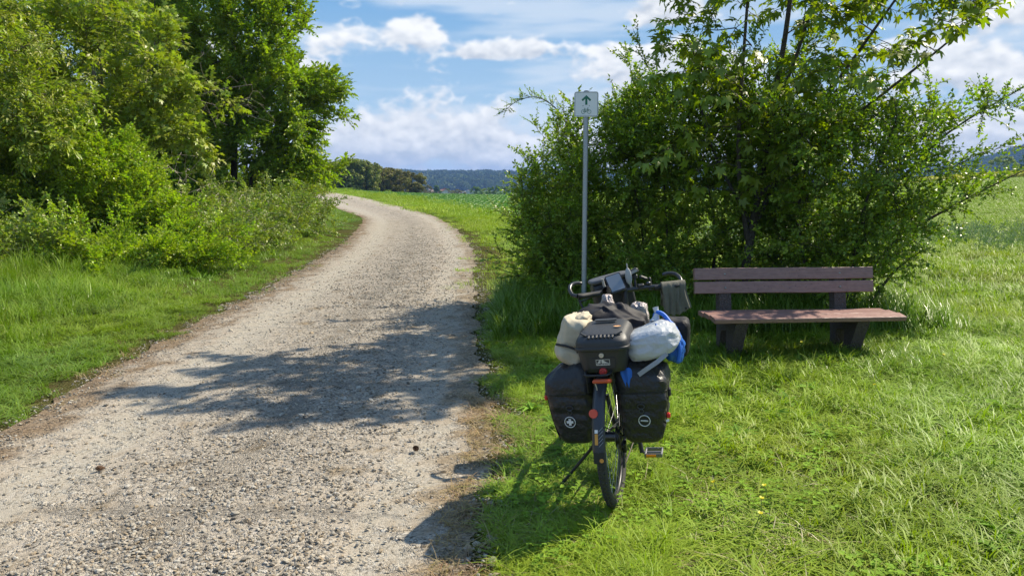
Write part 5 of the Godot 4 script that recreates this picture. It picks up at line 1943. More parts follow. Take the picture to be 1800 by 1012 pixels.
func make_wheel(t: Node3D, called: String, axle: Vector3, turn := 0.0) -> Node3D:
	var w := Node3D.new()
	w.name = called
	w.transform = Transform3D(Basis(Vector3.UP, turn), axle)
	t.add_child(w, true)
	var rubber := rough_surface(mat(Color.WHITE, 0.85), tint_tex(0.05, 101, Color(0.022, 0.022, 0.023), Color(0.075, 0.07, 0.062)), M.fine, 8.0, 0.5)
	put("tyre", tube_mesh(circle_path(Vector3.ZERO, 0.324, Vector3.RIGHT, 72), 0.023, 14, true), rubber, w)
	var tb := Mb.new()
	for i in 84:
		var a := TAU * i / 84
		var rad := Vector3(0, sin(a), cos(a))
		var tan_ := Vector3(0, cos(a), -sin(a))
		for s in [-1.0, 0.0, 1.0]:
			var q: float = 0.62 * s
			var dirn := (rad * cos(q) + Vector3.RIGHT * sin(q)).normalized()
			var bs := Basis(tan_.cross(dirn), dirn, tan_)
			tb.box(rad * 0.324 + dirn * 0.0236 + tan_ * (0.006 if s == 0.0 else 0.0), Vector3(0.009, 0.005, 0.013 if s == 0.0 else 0.009), 0.001, bs)
	var tr := put("tread", tb.mesh(), rubber, w)
	tr.set_meta("kind", "stuff")
	var rim := []
	for i in 60:
		var a := TAU * i / 60
		var rad := Vector3(0, sin(a), cos(a))
		var ring_ := PackedVector3Array()
		for q in [Vector2(-0.012, 0.308), Vector2(-0.012, 0.292), Vector2(-0.006, 0.282), Vector2(0.006, 0.282), Vector2(0.012, 0.292), Vector2(0.012, 0.308)]:
			ring_.append(rad * q.y + Vector3.RIGHT * q.x)
		rim.append(ring_)
	var rb := Mb.new()
	rb.loft(rim, false, true)
	put("rim", rb.mesh(), mat(Color(0.03, 0.03, 0.032), 0.4, 0.4), w)
	put("hub", tube_mesh([Vector3(-0.062, 0, 0), Vector3(-0.045, 0, 0), Vector3(-0.042, 0, 0), Vector3(-0.036, 0, 0), Vector3(0.036, 0, 0), Vector3(0.042, 0, 0), Vector3(0.045, 0, 0), Vector3(0.062, 0, 0)], [0.010, 0.010, 0.030, 0.026, 0.026, 0.030, 0.010, 0.010], 18), mat(Color(0.10, 0.10, 0.105), 0.35, 0.8), w)
	var steel := mat(Color(0.42, 0.42, 0.43), 0.3, 0.9)
	var spoke := tube_mesh([Vector3.ZERO, Vector3(0, 1, 0)], 0.0011, 4)
	for i in 32:
		var a := TAU * i / 32
		var s := 1.0 if i % 2 else -1.0
		var lead := 0.55 if (i / 2) % 2 else -0.55
		var from := Vector3(s * 0.036, sin(a + lead) * 0.028, cos(a + lead) * 0.028)
		var to := Vector3(s * 0.002, sin(a) * 0.284, cos(a) * 0.284)
		var d := to - from
		var x := d.cross(Vector3.RIGHT).normalized()
		put("spoke", spoke, steel, w, Transform3D(Basis(x, d, x.cross(d.normalized())), from))
	return w


func guard_mesh(axle: Vector3, r: float, a0: float, a1: float, half: float) -> ArrayMesh:
	var rings := []
	for i in 41:
		var a := deg_to_rad(lerpf(a0, a1, i / 40.0))
		var rad := Vector3(0, sin(a), cos(a))
		var ring_ := PackedVector3Array()
		for j in 9:
			var q := lerpf(-1.0, 1.0, j / 8.0)
			ring_.append(axle + rad * (r - 0.016 * q * q * q * q - 0.006 * q * q) + Vector3.RIGHT * half * q)
		for j in 9:
			var q := lerpf(1.0, -1.0, j / 8.0)
			ring_.append(axle + rad * (r - 0.004 - 0.016 * q * q * q * q - 0.006 * q * q) + Vector3.RIGHT * (half - 0.002) * q)
		rings.append(ring_)
	var b := Mb.new()
	b.loft(rings)
	return b.mesh()


func build_bike() -> void:
	var t := thing("touring_bicycle", "black touring bicycle leaning on its kickstand under a full load of bags", "bicycle", bike_frame())
	var black := rough_surface(mat(Color(0.018, 0.018, 0.02), 0.32), null, M.fine, 20.0, 0.1)
	black.clearcoat_enabled = true
	black.clearcoat = 0.4
	var matte := rough_surface(mat(Color(0.02, 0.02, 0.021), 0.55), null, M.fine, 16.0, 0.35)
	var rubber := mat(Color(0.018, 0.018, 0.018), 0.7)
	var alloy := mat(Color(0.45, 0.45, 0.46), 0.28, 0.9)
	var red := mat(Color(0.62, 0.05, 0.025), 0.3)
	red.clearcoat_enabled = true
	var ra := Vector3(0, 0.35, 0)
	var fa := Vector3(0, 0.35, -1.08)
	var bb := Vector3(0, 0.29, -0.44)
	make_wheel(t, "rear_wheel", ra)
	make_wheel(t, "front_wheel", fa, deg_to_rad(12))
	# frame
	var fb := Mb.new()
	fb.tube([bb, Vector3(0, 0.80, -0.285)], 0.016, 12)
	fb.tube(bent([bb, Vector3(0, 0.46, -0.68), Vector3(0, 0.69, -0.915)], 6), 0.027, 14)
	fb.tube(bent([Vector3(0, 0.72, -0.31), Vector3(0, 0.77, -0.6), Vector3(0, 0.80, -0.895)], 6), 0.017, 12)
	fb.tube([Vector3(0, 0.64, -0.925), Vector3(0, 0.86, -0.87)], 0.021, 14)
	fb.tube([bb - Vector3(0.05, 0, 0), bb + Vector3(0.05, 0, 0)], 0.025, 14)
	for s in [-1.0, 1.0]:
		fb.tube(bent([bb + Vector3(s * 0.03, 0, 0.02), Vector3(s * 0.05, 0.30, -0.30), Vector3(s * 0.066, 0.345, 0)], 5), 0.009, 8)
		fb.tube(bent([Vector3(s * 0.018, 0.75, -0.295), Vector3(s * 0.045, 0.65, -0.22), Vector3(s * 0.066, 0.355, 0)], 5), 0.008, 8)
	put("frame", fb.mesh(), black, t)
	var kb := Mb.new()
	kb.tube([Vector3(-0.052, 0.69, -0.915), Vector3(0.052, 0.69, -0.915)], 0.016, 10)
	for s in [-1.0, 1.0]:
		kb.tube([Vector3(s * 0.055, 0.70, -0.915), Vector3(s * 0.056, 0.52, -0.985), Vector3(s * 0.058, 0.35, -1.08)], [0.016, 0.014, 0.010], 10)
	put("fork", kb.mesh(), black, t)
	# mudguards
	var guard := rough_surface(mat(Color(0.032, 0.037, 0.046), 0.38), M.blotch, M.fine, 5.0, 0.3)
	var mg := put("rear_mudguard", guard_mesh(ra, 0.378, 6, 150, 0.031), guard, t)
	put("front_mudguard", guard_mesh(fa, 0.378, 8, 122, 0.031), guard, t)
	var flap := Mb.new()
	flap.box(ra + Vector3(0, 0.016, 0.3745), Vector3(0.05, 0.055, 0.004), 0.0015, Basis(Vector3.RIGHT, -0.04))
	put("flap", flap.mesh(), rubber, mg)
	var refl := Mb.new()
	refl.prism(disc(0.021, 28), 0.008)
	var rf := Vector3(0, sin(0.59), cos(0.59))
	put("reflector", refl.mesh(), red, mg, facing(ra + rf * 0.377 + Vector3(-0.018, 0, 0.002), Vector3(-0.12, 0.12, 1)))
	var sticker := Mb.new()
	sticker.prism(rounded_rect(0.015, 0.05, 0.002), 0.0012)
	put("sticker", sticker.mesh(), mat(Color(0.62, 0.30, 0.05), 0.5), mg, facing(ra + Vector3(-0.014, sin(0.27), cos(0.27)).normalized() * 0.3775 + Vector3(-0.001, 0, 0.001), Vector3(-0.15, 0.2, 1)))
	sticker = Mb.new()
	sticker.prism(rounded_rect(0.015, 0.016, 0.002), 0.0012)
	put("sticker", sticker.mesh(), mat(Color(0.78, 0.77, 0.74), 0.5), mg, facing(ra + Vector3(-0.014, sin(0.365), cos(0.365)).normalized() * 0.3775 + Vector3(-0.001, 0, 0.001), Vector3(-0.15, 0.3, 1)))
	sticker = Mb.new()
	sticker.prism(disc(0.010, 18), 0.0012)
	put("sticker", sticker.mesh(), mat(Color(0.62, 0.27, 0.06), 0.5), mg, facing(ra + Vector3(0.012, 0.004, 0.3775), Vector3(0, 0.0, 1)))
	for i in 5:
		var sb := Mb.new()
		var a0 := 0.36 - i * 0.045
		sb.tube([ra + Vector3(0.004, sin(a0) * 0.3785, cos(a0) * 0.3785), ra + Vector3(0.024, sin(a0 + 0.055) * 0.376, cos(a0 + 0.055) * 0.376)], 0.0009, 4)
		put("pinstripe", sb.mesh(), mat(Color(0.35, 0.37, 0.40), 0.4), mg)
	for s in [-1.0, 1.0]:
		put("guard_stay", tube_mesh([ra + Vector3(s * 0.058, 0, 0), ra + Vector3(s * 0.036, 0.15, 0.335)], 0.0025, 6), matte, mg)
	# rack
	var kr := Mb.new()
	for s in [-1.0, 1.0]:
		kr.tube(bent([Vector3(s * 0.03, 0.74, -0.33), Vector3(s * 0.062, 0.742, -0.24), Vector3(s * 0.062, 0.728, 0.20), Vector3(s * 0.035, 0.722, 0.245)], 5), 0.006, 8)
		kr.tube([Vector3(s * 0.062, 0.735, 0.12), Vector3(s * 0.074, 0.40, 0.0)], 0.006, 8)
		kr.tube([Vector3(s * 0.062, 0.735, -0.10), Vector3(s * 0.074, 0.40, 0.0)], 0.006, 8)
		kr.tube([Vector3(s * 0.066, 0.62, 0.15), Vector3(s * 0.070, 0.62, -0.12)], 0.005, 8)
		kr.tube([Vector3(s * 0.066, 0.62, 0.15), Vector3(s * 0.062, 0.728, 0.19)], 0.005, 8)
	for z in [-0.2, -0.05, 0.1]:
		kr.tube([Vector3(-0.062, 0.737, z), Vector3(0.062, 0.737, z)], 0.005, 8)
	kr.tube([Vector3(-0.038, 0.722, 0.245), Vector3(0.038, 0.722, 0.245)], 0.006, 8)
	put("rack", kr.mesh(), matte, t)
	var lb := Mb.new()
	lb.box(Vector3(0.026, 0.699, 0.262), Vector3(0.090, 0.017, 0.03), 0.005)
	put("tail_light", lb.mesh(), mat(Color(0.50, 0.075, 0.02), 0.3), t)
	put("light_cable", tube_mesh(bent([Vector3(-0.012, 0.69, 0.255), Vector3(-0.008, 0.665, 0.24), Vector3(-0.012, 0.63, 0.215), Vector3(-0.03, 0.6, 0.18)], 5), 0.0028, 6), mat(Color(0.6, 0.58, 0.5), 0.5), t)
	# drive train
	var cb := Mb.new()
	for i in 7:
		var x := 0.026 + i * 0.0042
		cb.tube([Vector3(x, 0.35, 0), Vector3(x + 0.002, 0.35, 0)], 0.058 - i * 0.0062, 22)
	put("cassette", cb.mesh(), mat(Color(0.16, 0.16, 0.165), 0.4, 0.9), t)
	var db := Mb.new()
	db.box(Vector3(0.062, 0.30, 0.005), Vector3(0.020, 0.055, 0.045), 0.006, Basis(Vector3.RIGHT, 0.3))
	db.box(Vector3(0.05, 0.235, -0.012), Vector3(0.012, 0.10, 0.03), 0.005, Basis(Vector3.RIGHT, -0.25))
	for q in [Vector3(0.045, 0.27, 0.0), Vector3(0.045, 0.20, -0.025)]:
		db.tube([q - Vector3(0.004, 0, 0), q + Vector3(0.004, 0, 0)], 0.021, 14)
	put("derailleur", db.mesh(), mat(Color(0.03, 0.03, 0.032), 0.35, 0.5), t)
	var dr := Mb.new()
	dr.tube([Vector3(0.048, bb.y, bb.z), Vector3(0.052, bb.y, bb.z)], 0.085, 40)
	put("chainring", dr.mesh(), mat(Color(0.12, 0.12, 0.125), 0.4, 0.9), t)
	var ch := Mb.new()
	ch.tube([Vector3(0.05, bb.y + 0.085, bb.z), Vector3(0.046, 0.35 + 0.05, 0.0), Vector3(0.046, 0.35 + 0.02, 0.046), Vector3(0.046, 0.30, 0.03), Vector3(0.045, 0.255, 0.0), Vector3(0.045, 0.19, -0.035), Vector3(0.048, 0.19, -0.1), Vector3(0.05, bb.y - 0.085, bb.z), Vector3(0.05, bb.y - 0.05, bb.z - 0.07), Vector3(0.05, bb.y + 0.05, bb.z - 0.07)], 0.0045, 5, true)
	put("chain", ch.mesh(), mat(Color(0.10, 0.09, 0.075), 0.5, 0.8), t)
	for s in [-1.0, 1.0]:
		var cr := Mb.new()
		var far: Vector3 = bb + Vector3(s * 0.085, -0.168 * s, 0.01)
		cr.tube([bb + Vector3(s * 0.055, 0.01 * s, 0), bb + Vector3(s * 0.07, -0.06 * s, 0), far], [0.016, 0.012, 0.013], 10)
		put("crank", cr.mesh(), matte, t)
		var pd := Node3D.new()
		pd.name = "pedal"
		pd.transform = Transform3D(Basis(Vector3.RIGHT, 0.15), far + Vector3(s * 0.065, 0, 0))
		t.add_child(pd, true)
		var body := Mb.new()
		body.box(Vector3(0, 0, 0.038), Vector3(0.098, 0.022, 0.010), 0.003)
		body.box(Vector3(0, 0, -0.038), Vector3(0.098, 0.022, 0.010), 0.003)
		body.box(Vector3(0.044, 0, 0), Vector3(0.010, 0.020, 0.070), 0.003)
		body.box(Vector3(-0.044, 0, 0), Vector3(0.010, 0.020, 0.070), 0.003)
		body.tube([Vector3(-0.062, 0, 0), Vector3(0.046, 0, 0)], 0.008, 10)
		put("pedal_body", body.mesh(), mat(Color(0.26, 0.26, 0.265), 0.4, 0.6), pd)
		for z in [-1.0, 1.0]:
			var orange := mat(Color(0.85, 0.30, 0.02), 0.25)
			put("pedal_reflector", box_mesh(Vector3(0.055, 0.015, 0.004), 0.001), orange, pd, Transform3D(Basis(), Vector3(-0.012, 0, z * 0.0445)))
	var ks := Mb.new()
	ks.tube(bent([Vector3(-0.066, 0.34, -0.05), Vector3(-0.085, 0.315, -0.06), Vector3(-0.16, 0.225, -0.09), Vector3(-0.325, 0.045, -0.12)], 5), 0.0085, 9)
	ks.box(Vector3(-0.335, 0.035, -0.122), Vector3(0.05, 0.016, 0.03), 0.005, Basis(Vector3(0, 0, 1), 0.5))
	put("kickstand", ks.mesh(), matte, t)
	# saddle
	var seat := Mb.new()
	seat.blob(Vector3(0, 0.925, -0.26), Vector3(0.078, 0.026, 0.13), 0.9, 0.8, 24, 12, func(p: Vector3) -> Vector3: return Vector3(p.x * (0.62 + 0.38 * smoothstep(-0.08, 0.06, p.z)), p.y, p.z))
	put("saddle", seat.mesh(), rubber, t)
	put("seat_post", tube_mesh([Vector3(0, 0.79, -0.288), Vector3(0, 0.91, -0.255)], 0.0135, 12), alloy, t)
	build_cockpit(t, black, matte, rubber, alloy)


func build_cockpit(t: Node3D, black: Material, matte: Material, rubber: Material, alloy: Material) -> void:
	var bf := bar_frame()
	var sb := Mb.new()
	sb.tube(bent([Vector3(0, 0.85, -0.872), Vector3(0, 0.93, -0.868), Vector3(0, 0.985, -0.88)], 5), 0.017, 12)
	put("stem", sb.mesh(), matte, t)
	put("handlebar", tube_mesh(bent([Vector3(-0.30, -0.004, 0.055), Vector3(-0.15, 0.006, 0.028), Vector3(-0.05, 0, 0), Vector3(0.05, 0, 0), Vector3(0.15, 0.006, 0.028), Vector3(0.30, -0.004, 0.055)], 6), 0.0135, 12), black, t, bf)
	for s in [-1.0, 1.0]:
		var gb := Mb.new()
		var rings := []
		for i in 9:
			var u := i / 8.0
			var mid := Vector3(s * lerpf(0.165, 0.305, u), -0.002 + 0.003 * u, lerpf(0.032, 0.062, u))
			var wide := lerpf(0.019, 0.032, smoothstep(0.3, 1.0, u)) if i < 8 else 0.026
			var ring_ := PackedVector3Array()
			for j in 14:
				var a := TAU * j / 14
				ring_.append(mid + Vector3(0, sin(a) * 0.0165, cos(a) * wide + (wide - 0.018) * 0.7))
			rings.append(ring_)
		gb.loft(rings)
		put("grip", gb.mesh(), rubber, t, bf)
		put("bar_end", tube_mesh(bent([Vector3(s * 0.306, 0.0, 0.055), Vector3(s * 0.332, 0.010, 0.03), Vector3(s * 0.340, 0.038, -0.015), Vector3(s * 0.322, 0.060, -0.055), Vector3(s * 0.285, 0.066, -0.075), Vector3(s * 0.252, 0.058, -0.08)], 5), [0.013, 0.013, 0.013, 0.012, 0.012, 0.012, 0.012, 0.012, 0.012, 0.012, 0.012, 0.012, 0.012, 0.012, 0.012, 0.012, 0.012, 0.012, 0.012, 0.012, 0.012, 0.012, 0.012, 0.012, 0.011, 0.008], 10), rough_surface(mat(Color(0.03, 0.031, 0.033), 0.32), null, M.fine, 20.0, 0.2), t, bf)
		var lv := Mb.new()
		lv.box(Vector3(s * 0.145, 0.0, 0.020), Vector3(0.03, 0.034, 0.036), 0.006)
		lv.tube(bent([Vector3(s * 0.15, -0.006, -0.01), Vector3(s * 0.20, -0.024, -0.035), Vector3(s * 0.285, -0.045, -0.02)], 5), 0.0055, 8)
		put("brake_lever", lv.mesh(), matte, t, bf)
		var cable := Mb.new()
		cable.tube(bent([Vector3(s * 0.13, 0, 0.0), Vector3(s * 0.08, 0.02, -0.07), Vector3(s * 0.03, -0.06, -0.10), Vector3(0, -0.2, -0.06)], 6), 0.0026, 6)
		put("cable", cable.mesh(), rubber, t, bf)
	# stalk and lower strut at the left end
	put("mirror_stalk", tube_mesh(bent([Vector3(-0.30, -0.008, 0.06), Vector3(-0.292, -0.05, 0.07), Vector3(-0.268, -0.10, 0.08)], 5), 0.007, 8), matte, t, bf)
	var low := Mb.new()
	low.blob(Vector3(-0.262, -0.118, 0.085), Vector3(0.034, 0.02, 0.016), 0.9, 0.9, 18, 10)
	put("mirror_housing", low.mesh(), mat(Color(0.05, 0.052, 0.055), 0.3), t, bf)
	# navigation screen, tilted towards the rider
	var tilt := Transform3D(Basis(Vector3(0, 0, 1), 0.22) * Basis(Vector3.RIGHT, -0.62), Vector3(-0.063, 0.048, 0.012))
	var nb := Mb.new()
	nb.prism(rounded_rect(0.098, 0.125, 0.010), 0.014, Transform3D(Basis(), Vector3(0, 0, -0.007)))
	var nav := put("navigation_unit", nb.mesh(), matte, t, bf * tilt)
	var gl := Mb.new()
	gl.prism(rounded_rect(0.086, 0.108, 0.006), 0.0015, Transform3D(Basis(), Vector3(0, 0.002, 0.0072)))
	var glass := mat(Color(0.20, 0.22, 0.245), 0.16)
	glass.clearcoat_enabled = true
	glass.clearcoat = 1.0
	glass.clearcoat_roughness = 0.05
	put("screen", gl.mesh(), glass, nav)
	# round mirror and oval mirror back
	var mb_ := Mb.new()
	mb_.prism(disc(0.029, 30), 0.008, Transform3D(Basis(), Vector3(0, 0, -0.008)))
	var mi := put("round_mirror", mb_.mesh(), matte, t, bf * facing(Vector3(-0.128, 0.012, 0.05), Vector3(-0.02, -0.12, 1)))
	var mg := Mb.new()
	mg.prism(disc(0.0255, 30), 0.0012, Transform3D(Basis(), Vector3(0, 0, 0.0002)))
	put("mirror_glass", mg.mesh(), mat(Color(0.75, 0.75, 0.72), 0.03, 1.0), mi)
	put("mirror_arm", tube_mesh([Vector3(0, 0, -0.006), Vector3(-0.012, 0.035, -0.01), Vector3(-0.02, 0.075, -0.012)], 0.008, 8), mat(Color(0.32, 0.31, 0.28), 0.35), mi)
	var ob := Mb.new()
	ob.blob(Vector3.ZERO, Vector3(0.020, 0.050, 0.011), 1.0, 0.9, 20, 14, func(p: Vector3) -> Vector3: return Vector3(p.x * (1.0 - 1.5 * p.y), p.y, p.z))
	ob.tube([Vector3(0, 0.045, 0), Vector3(0, 0.078, 0)], [0.004, 0.0035], 8)
	ob.tube([Vector3(0, -0.045, 0), Vector3(0.01, -0.085, -0.01)], 0.005, 8)
	put("oval_mirror", ob.mesh(), rough_surface(mat(Color(0.36, 0.37, 0.38), 0.35), null, M.fine, 12.0, 0.4), t, bf * Transform3D(Basis(Vector3(0, 0, 1), 0.06), Vector3(0.022, 0.082, 0.0)))
	# small devices right of the middle
	var items := [[Vector3(0.062, 0.105, -0.03), Vector3(0.058, 0.030, 0.04), 0.35, "camera_mount"], [Vector3(0.068, 0.072, -0.03), Vector3(0.03, 0.03, 0.03), 0.1, "mount_clamp"], [Vector3(0.115, 0.062, -0.01), Vector3(0.052, 0.020, 0.03), -0.45, "light_switch"], [Vector3(0.088, 0.018, 0.012), Vector3(0.040, 0.024, 0.034), 0.1, "cycle_computer"], [Vector3(0.150, 0.035, 0.012), Vector3(0.014, 0.06, 0.018), 0.1, "gear_shifter"]]
	for q in items:
		var ib := Mb.new()
		ib.box(Vector3.ZERO, q[1], 0.007, Basis(Vector3(0, 0, 1), q[2]))
		var it := put(q[3], ib.mesh(), matte, t, bf * Transform3D(Basis(), q[0]))
		if q[3] == "camera_mount":
			put("lens_face", box_mesh(Vector3(0.040, 0.016, 0.003), 0.001), mat(Color(0.30, 0.31, 0.32), 0.2), it, Transform3D(Basis(Vector3(0, 0, 1), q[2]), Vector3(-0.002, 0.0, 0.021)))
	var bell := Mb.new()
	bell.blob(Vector3(0.135, 0.028, 0.02), Vector3(0.016, 0.013, 0.016), 1.0, 1.0, 16, 10)
	put("bell", bell.mesh(), mat(Color(0.08, 0.08, 0.085), 0.25, 0.7), t, bf)
	var post := Mb.new()
	post.tube([Vector3(0.062, 0.01, -0.01), Vector3(0.066, 0.09, -0.03)], 0.007, 8)
	put("mount_arm", post.mesh(), matte, t, bf)


# ------------------------------------------------------------------ luggage

func creased(amount: float, scale: float, sd := 0.0, stretch := Vector3.ONE) -> Callable:
	# pushes a surface in and out along soft ridges, as folded cloth does
	return func(p: Vector3) -> Vector3:
		var q := (p + Vector3(sd, sd * 0.7, -sd)) * stretch * scale
		var r := 1.0 - absf(edge_noise.get_noise_3dv(q)) * 2.2
		var s := noise.get_noise_3dv(q * 2.0 + Vector3(9, 4, 7))
		var f := 1.0 - absf(edge_noise.get_noise_3dv(q * 2.6 + Vector3(5, 2, 3))) * 2.6
		return p * (1.0 + amount * (r * 0.8 + s + f * 0.32))


func on_bike(called: String, label: String, category: String, at: Vector3, group := "", turn := Basis()) -> Node3D:
	return thing(called, label, category, bike_frame() * Transform3D(turn, at), group)


func rounded_ring(y: float, hx: float, hz: float, r: float, mid := Vector2.ZERO, k := 6) -> PackedVector3Array:
	var out := PackedVector3Array()
	for p in rounded_rect(hx * 2, hz * 2, minf(r, minf(hx, hz) * 0.98), k):
		out.append(Vector3(p.x + mid.x, y, p.y + mid.y))
	return out


func build_luggage() -> void:
	build_top_box()
	build_pannier(-1.0)
	build_pannier(1.0)
	build_soft_bags()


func build_top_box() -> void:
	var t := on_bike("top_box", "black hard plastic top box with a logo plate and a lock on the rear rack", "top box", Vector3(0.024, 0.722, 0.065))
	var plastic := rough_surface(mat(Color(0.030, 0.031, 0.033), 0.46), null, noise_tex(0.35, 111, true, 3.0), 9.0, 0.35)
	plastic.roughness_texture = tint_tex(0.03, 172, Color(0.6, 0.6, 0.6), Color(1, 1, 1))
	plastic.roughness = 0.55
	var b := Mb.new()
	b.loft([rounded_ring(0.0, 0.09, 0.115, 0.035), rounded_ring(0.004, 0.100, 0.128, 0.04), rounded_ring(0.025, 0.108, 0.138, 0.045), rounded_ring(0.06, 0.113, 0.144, 0.045), rounded_ring(0.105, 0.120, 0.151, 0.045), rounded_ring(0.112, 0.122, 0.153, 0.045)])
	put("box_body", b.mesh(), plastic, t)
	b = Mb.new()
	b.loft([rounded_ring(0.110, 0.126, 0.158, 0.048), rounded_ring(0.113, 0.131, 0.163, 0.05), rounded_ring(0.124, 0.132, 0.164, 0.05), rounded_ring(0.128, 0.129, 0.161, 0.05)])
	put("rim", b.mesh(), plastic, t)
	var lid := Mb.new()
	var rings := []
	for q in [[0.127, 0.127, 0.159], [0.150, 0.127, 0.158], [0.172, 0.124, 0.154], [0.192, 0.119, 0.148], [0.206, 0.110, 0.139], [0.214, 0.097, 0.126], [0.218, 0.08, 0.108], [0.2195, 0.055, 0.08], [0.220, 0.02, 0.03]]:
		var r := rounded_ring(q[0], q[1], q[2], 0.055)
		for i in r.size():
			var up := smoothstep(0.14, 0.21, q[0])
			r[i].y -= up * 0.14 * (r[i].z + 0.10)
		rings.append(r)
	lid.loft(rings)
	var lid_o := put("lid", lid.mesh(), plastic, t)
	# raised comb on the slope of the lid
	for i in 7:
		put("ridge", box_mesh(Vector3(0.010, 0.012, 0.03), 0.002), plastic, lid_o, Transform3D(Basis(Vector3.RIGHT, 0.35), Vector3(-0.057 + i * 0.019, 0.1775 - absf(i - 3.0) * 0.0006, 0.132)))
	put("ridge", box_mesh(Vector3(0.165, 0.006, 0.012), 0.002), plastic, lid_o, Transform3D(Basis(Vector3.RIGHT, 0.35), Vector3(0, 0.184, 0.121)))
	for s in [-1.0, 1.0]:
		put("ridge", box_mesh(Vector3(0.04, 0.008, 0.010), 0.002), plastic, lid_o, Transform3D(Basis(Vector3(0, 0, 1), s * 0.35) * Basis(Vector3.UP, s * 0.6), Vector3(s * 0.085, 0.187, 0.118)))
	var step := Mb.new()
	step.prism(rounded_rect(0.11, 0.03, 0.012), 0.006)
	put("lid_recess", step.mesh(), plastic, lid_o, Transform3D(Basis(Vector3.RIGHT, -PI / 2 + 0.14), Vector3(0, 0.2225, -0.06)))
	# leaf-shaped orange sticker on the lid
	var st := Mb.new()
	st.prism(PackedVector2Array([Vector2(-0.021, 0.003), Vector2(-0.010, 0.005), Vector2(-0.012, 0.012), Vector2(-0.003, 0.007), Vector2(0.008, 0.008), Vector2(0.021, 0.001), Vector2(0.010, -0.005), Vector2(0.0, -0.008), Vector2(-0.010, -0.004)]), 0.001)
	put("sticker", st.mesh(), mat(Color(0.85, 0.42, 0.16), 0.5), lid_o, Transform3D(Basis(Vector3.UP, 0.1) * Basis(Vector3.RIGHT, -PI / 2 + 0.14), Vector3(0.068, 0.2065, 0.035)))
	# rear face
	var rear := Transform3D(Basis(Vector3.RIGHT, 0.12), Vector3(0, 0, 0))
	var lk := Mb.new()
	lk.tube([Vector3(0, 0.090, 0.143), Vector3(0, 0.090, 0.1535), Vector3(0, 0.090, 0.1555)], [0.0125, 0.0125, 0.010], 20)
	var lock := put("lock", lk.mesh(), mat(Color(0.58, 0.56, 0.50), 0.35, 0.6), t)
	put("keyhole", box_mesh(Vector3(0.002, 0.008, 0.001), 0.0003), mat(Color(0.02, 0.02, 0.02), 0.6), lock, Transform3D(Basis(), Vector3(0, 0.090, 0.1558)))
	var pn := Mb.new()
	pn.prism(rounded_rect(0.125, 0.052, 0.010), 0.004)
	var panel := put("name_panel", pn.mesh(), plastic, t, Transform3D(Basis(Vector3.RIGHT, 0.125), Vector3(0.0, 0.052, 0.1425)))
	var white := mat(Color(0.62, 0.60, 0.54), 0.5)
	var lg := Mb.new()
	frame_outline(lg, 0.066, 0.029, 0.0015, 0.002, 0.0008, Transform3D(Basis(), Vector3(0.004, 0.004, 0.004)))
	put("logo_frame", lg.mesh(), white, panel)
	# the emblem: two slanted peaks beside a falling curve
	for poly in [[Vector2(-0.028, -0.006), Vector2(-0.020, 0.004), Vector2(-0.013, 0.012), Vector2(-0.009, 0.012), Vector2(-0.012, -0.006)], [Vector2(-0.006, -0.006), Vector2(-0.006, 0.009), Vector2(0.001, 0.012), Vector2(0.008, 0.004), Vector2(0.020, -0.003), Vector2(0.031, -0.006)]]:
		var eb := Mb.new()
		eb.prism(PackedVector2Array(poly), 0.0008, Transform3D(Basis(), Vector3(0.004, 0.006, 0.004)))
		put("logo_peak", eb.mesh(), white, panel)
	var tx := TextMesh.new()
	var font := SystemFont.new()
	font.font_names = PackedStringArray(["Droid Sans"])
	font.font_weight = 700
	tx.font = font
	tx.text = "M-WAVE"
	tx.font_size = 48
	tx.pixel_size = 0.00026
	tx.depth = 0.0008
	put("lettering", tx, white, panel, Transform3D(Basis.from_scale(Vector3(1.25, 0.85, 1)), Vector3(0.004, -0.0065, 0.0046)))
	var red := mat(Color(0.50, 0.02, 0.02), 0.22)
	red.clearcoat_enabled = true
	var rd := Mb.new()
	rd.tube([Vector3(0.0, 0.010, 0.128), Vector3(0.0, 0.010, 0.146), Vector3(0.0, 0.010, 0.150)], [0.0185, 0.0185, 0.014], 22)
	var rl := put("rear_light", rd.mesh(), red, t)
	put("light_ring", tube_mesh(circle_path(Vector3(0, 0.010, 0.1502), 0.009, Vector3(0, 0, 1), 20), 0.0015, 5, true), mat(Color(0.22, 0.008, 0.01), 0.3), rl)
	# side latch
	for s in [-1.0, 1.0]:
		put("latch", box_mesh(Vector3(0.008, 0.055, 0.03), 0.003), plastic, t, Transform3D(Basis(), Vector3(s * 0.134, 0.115, 0.05)))


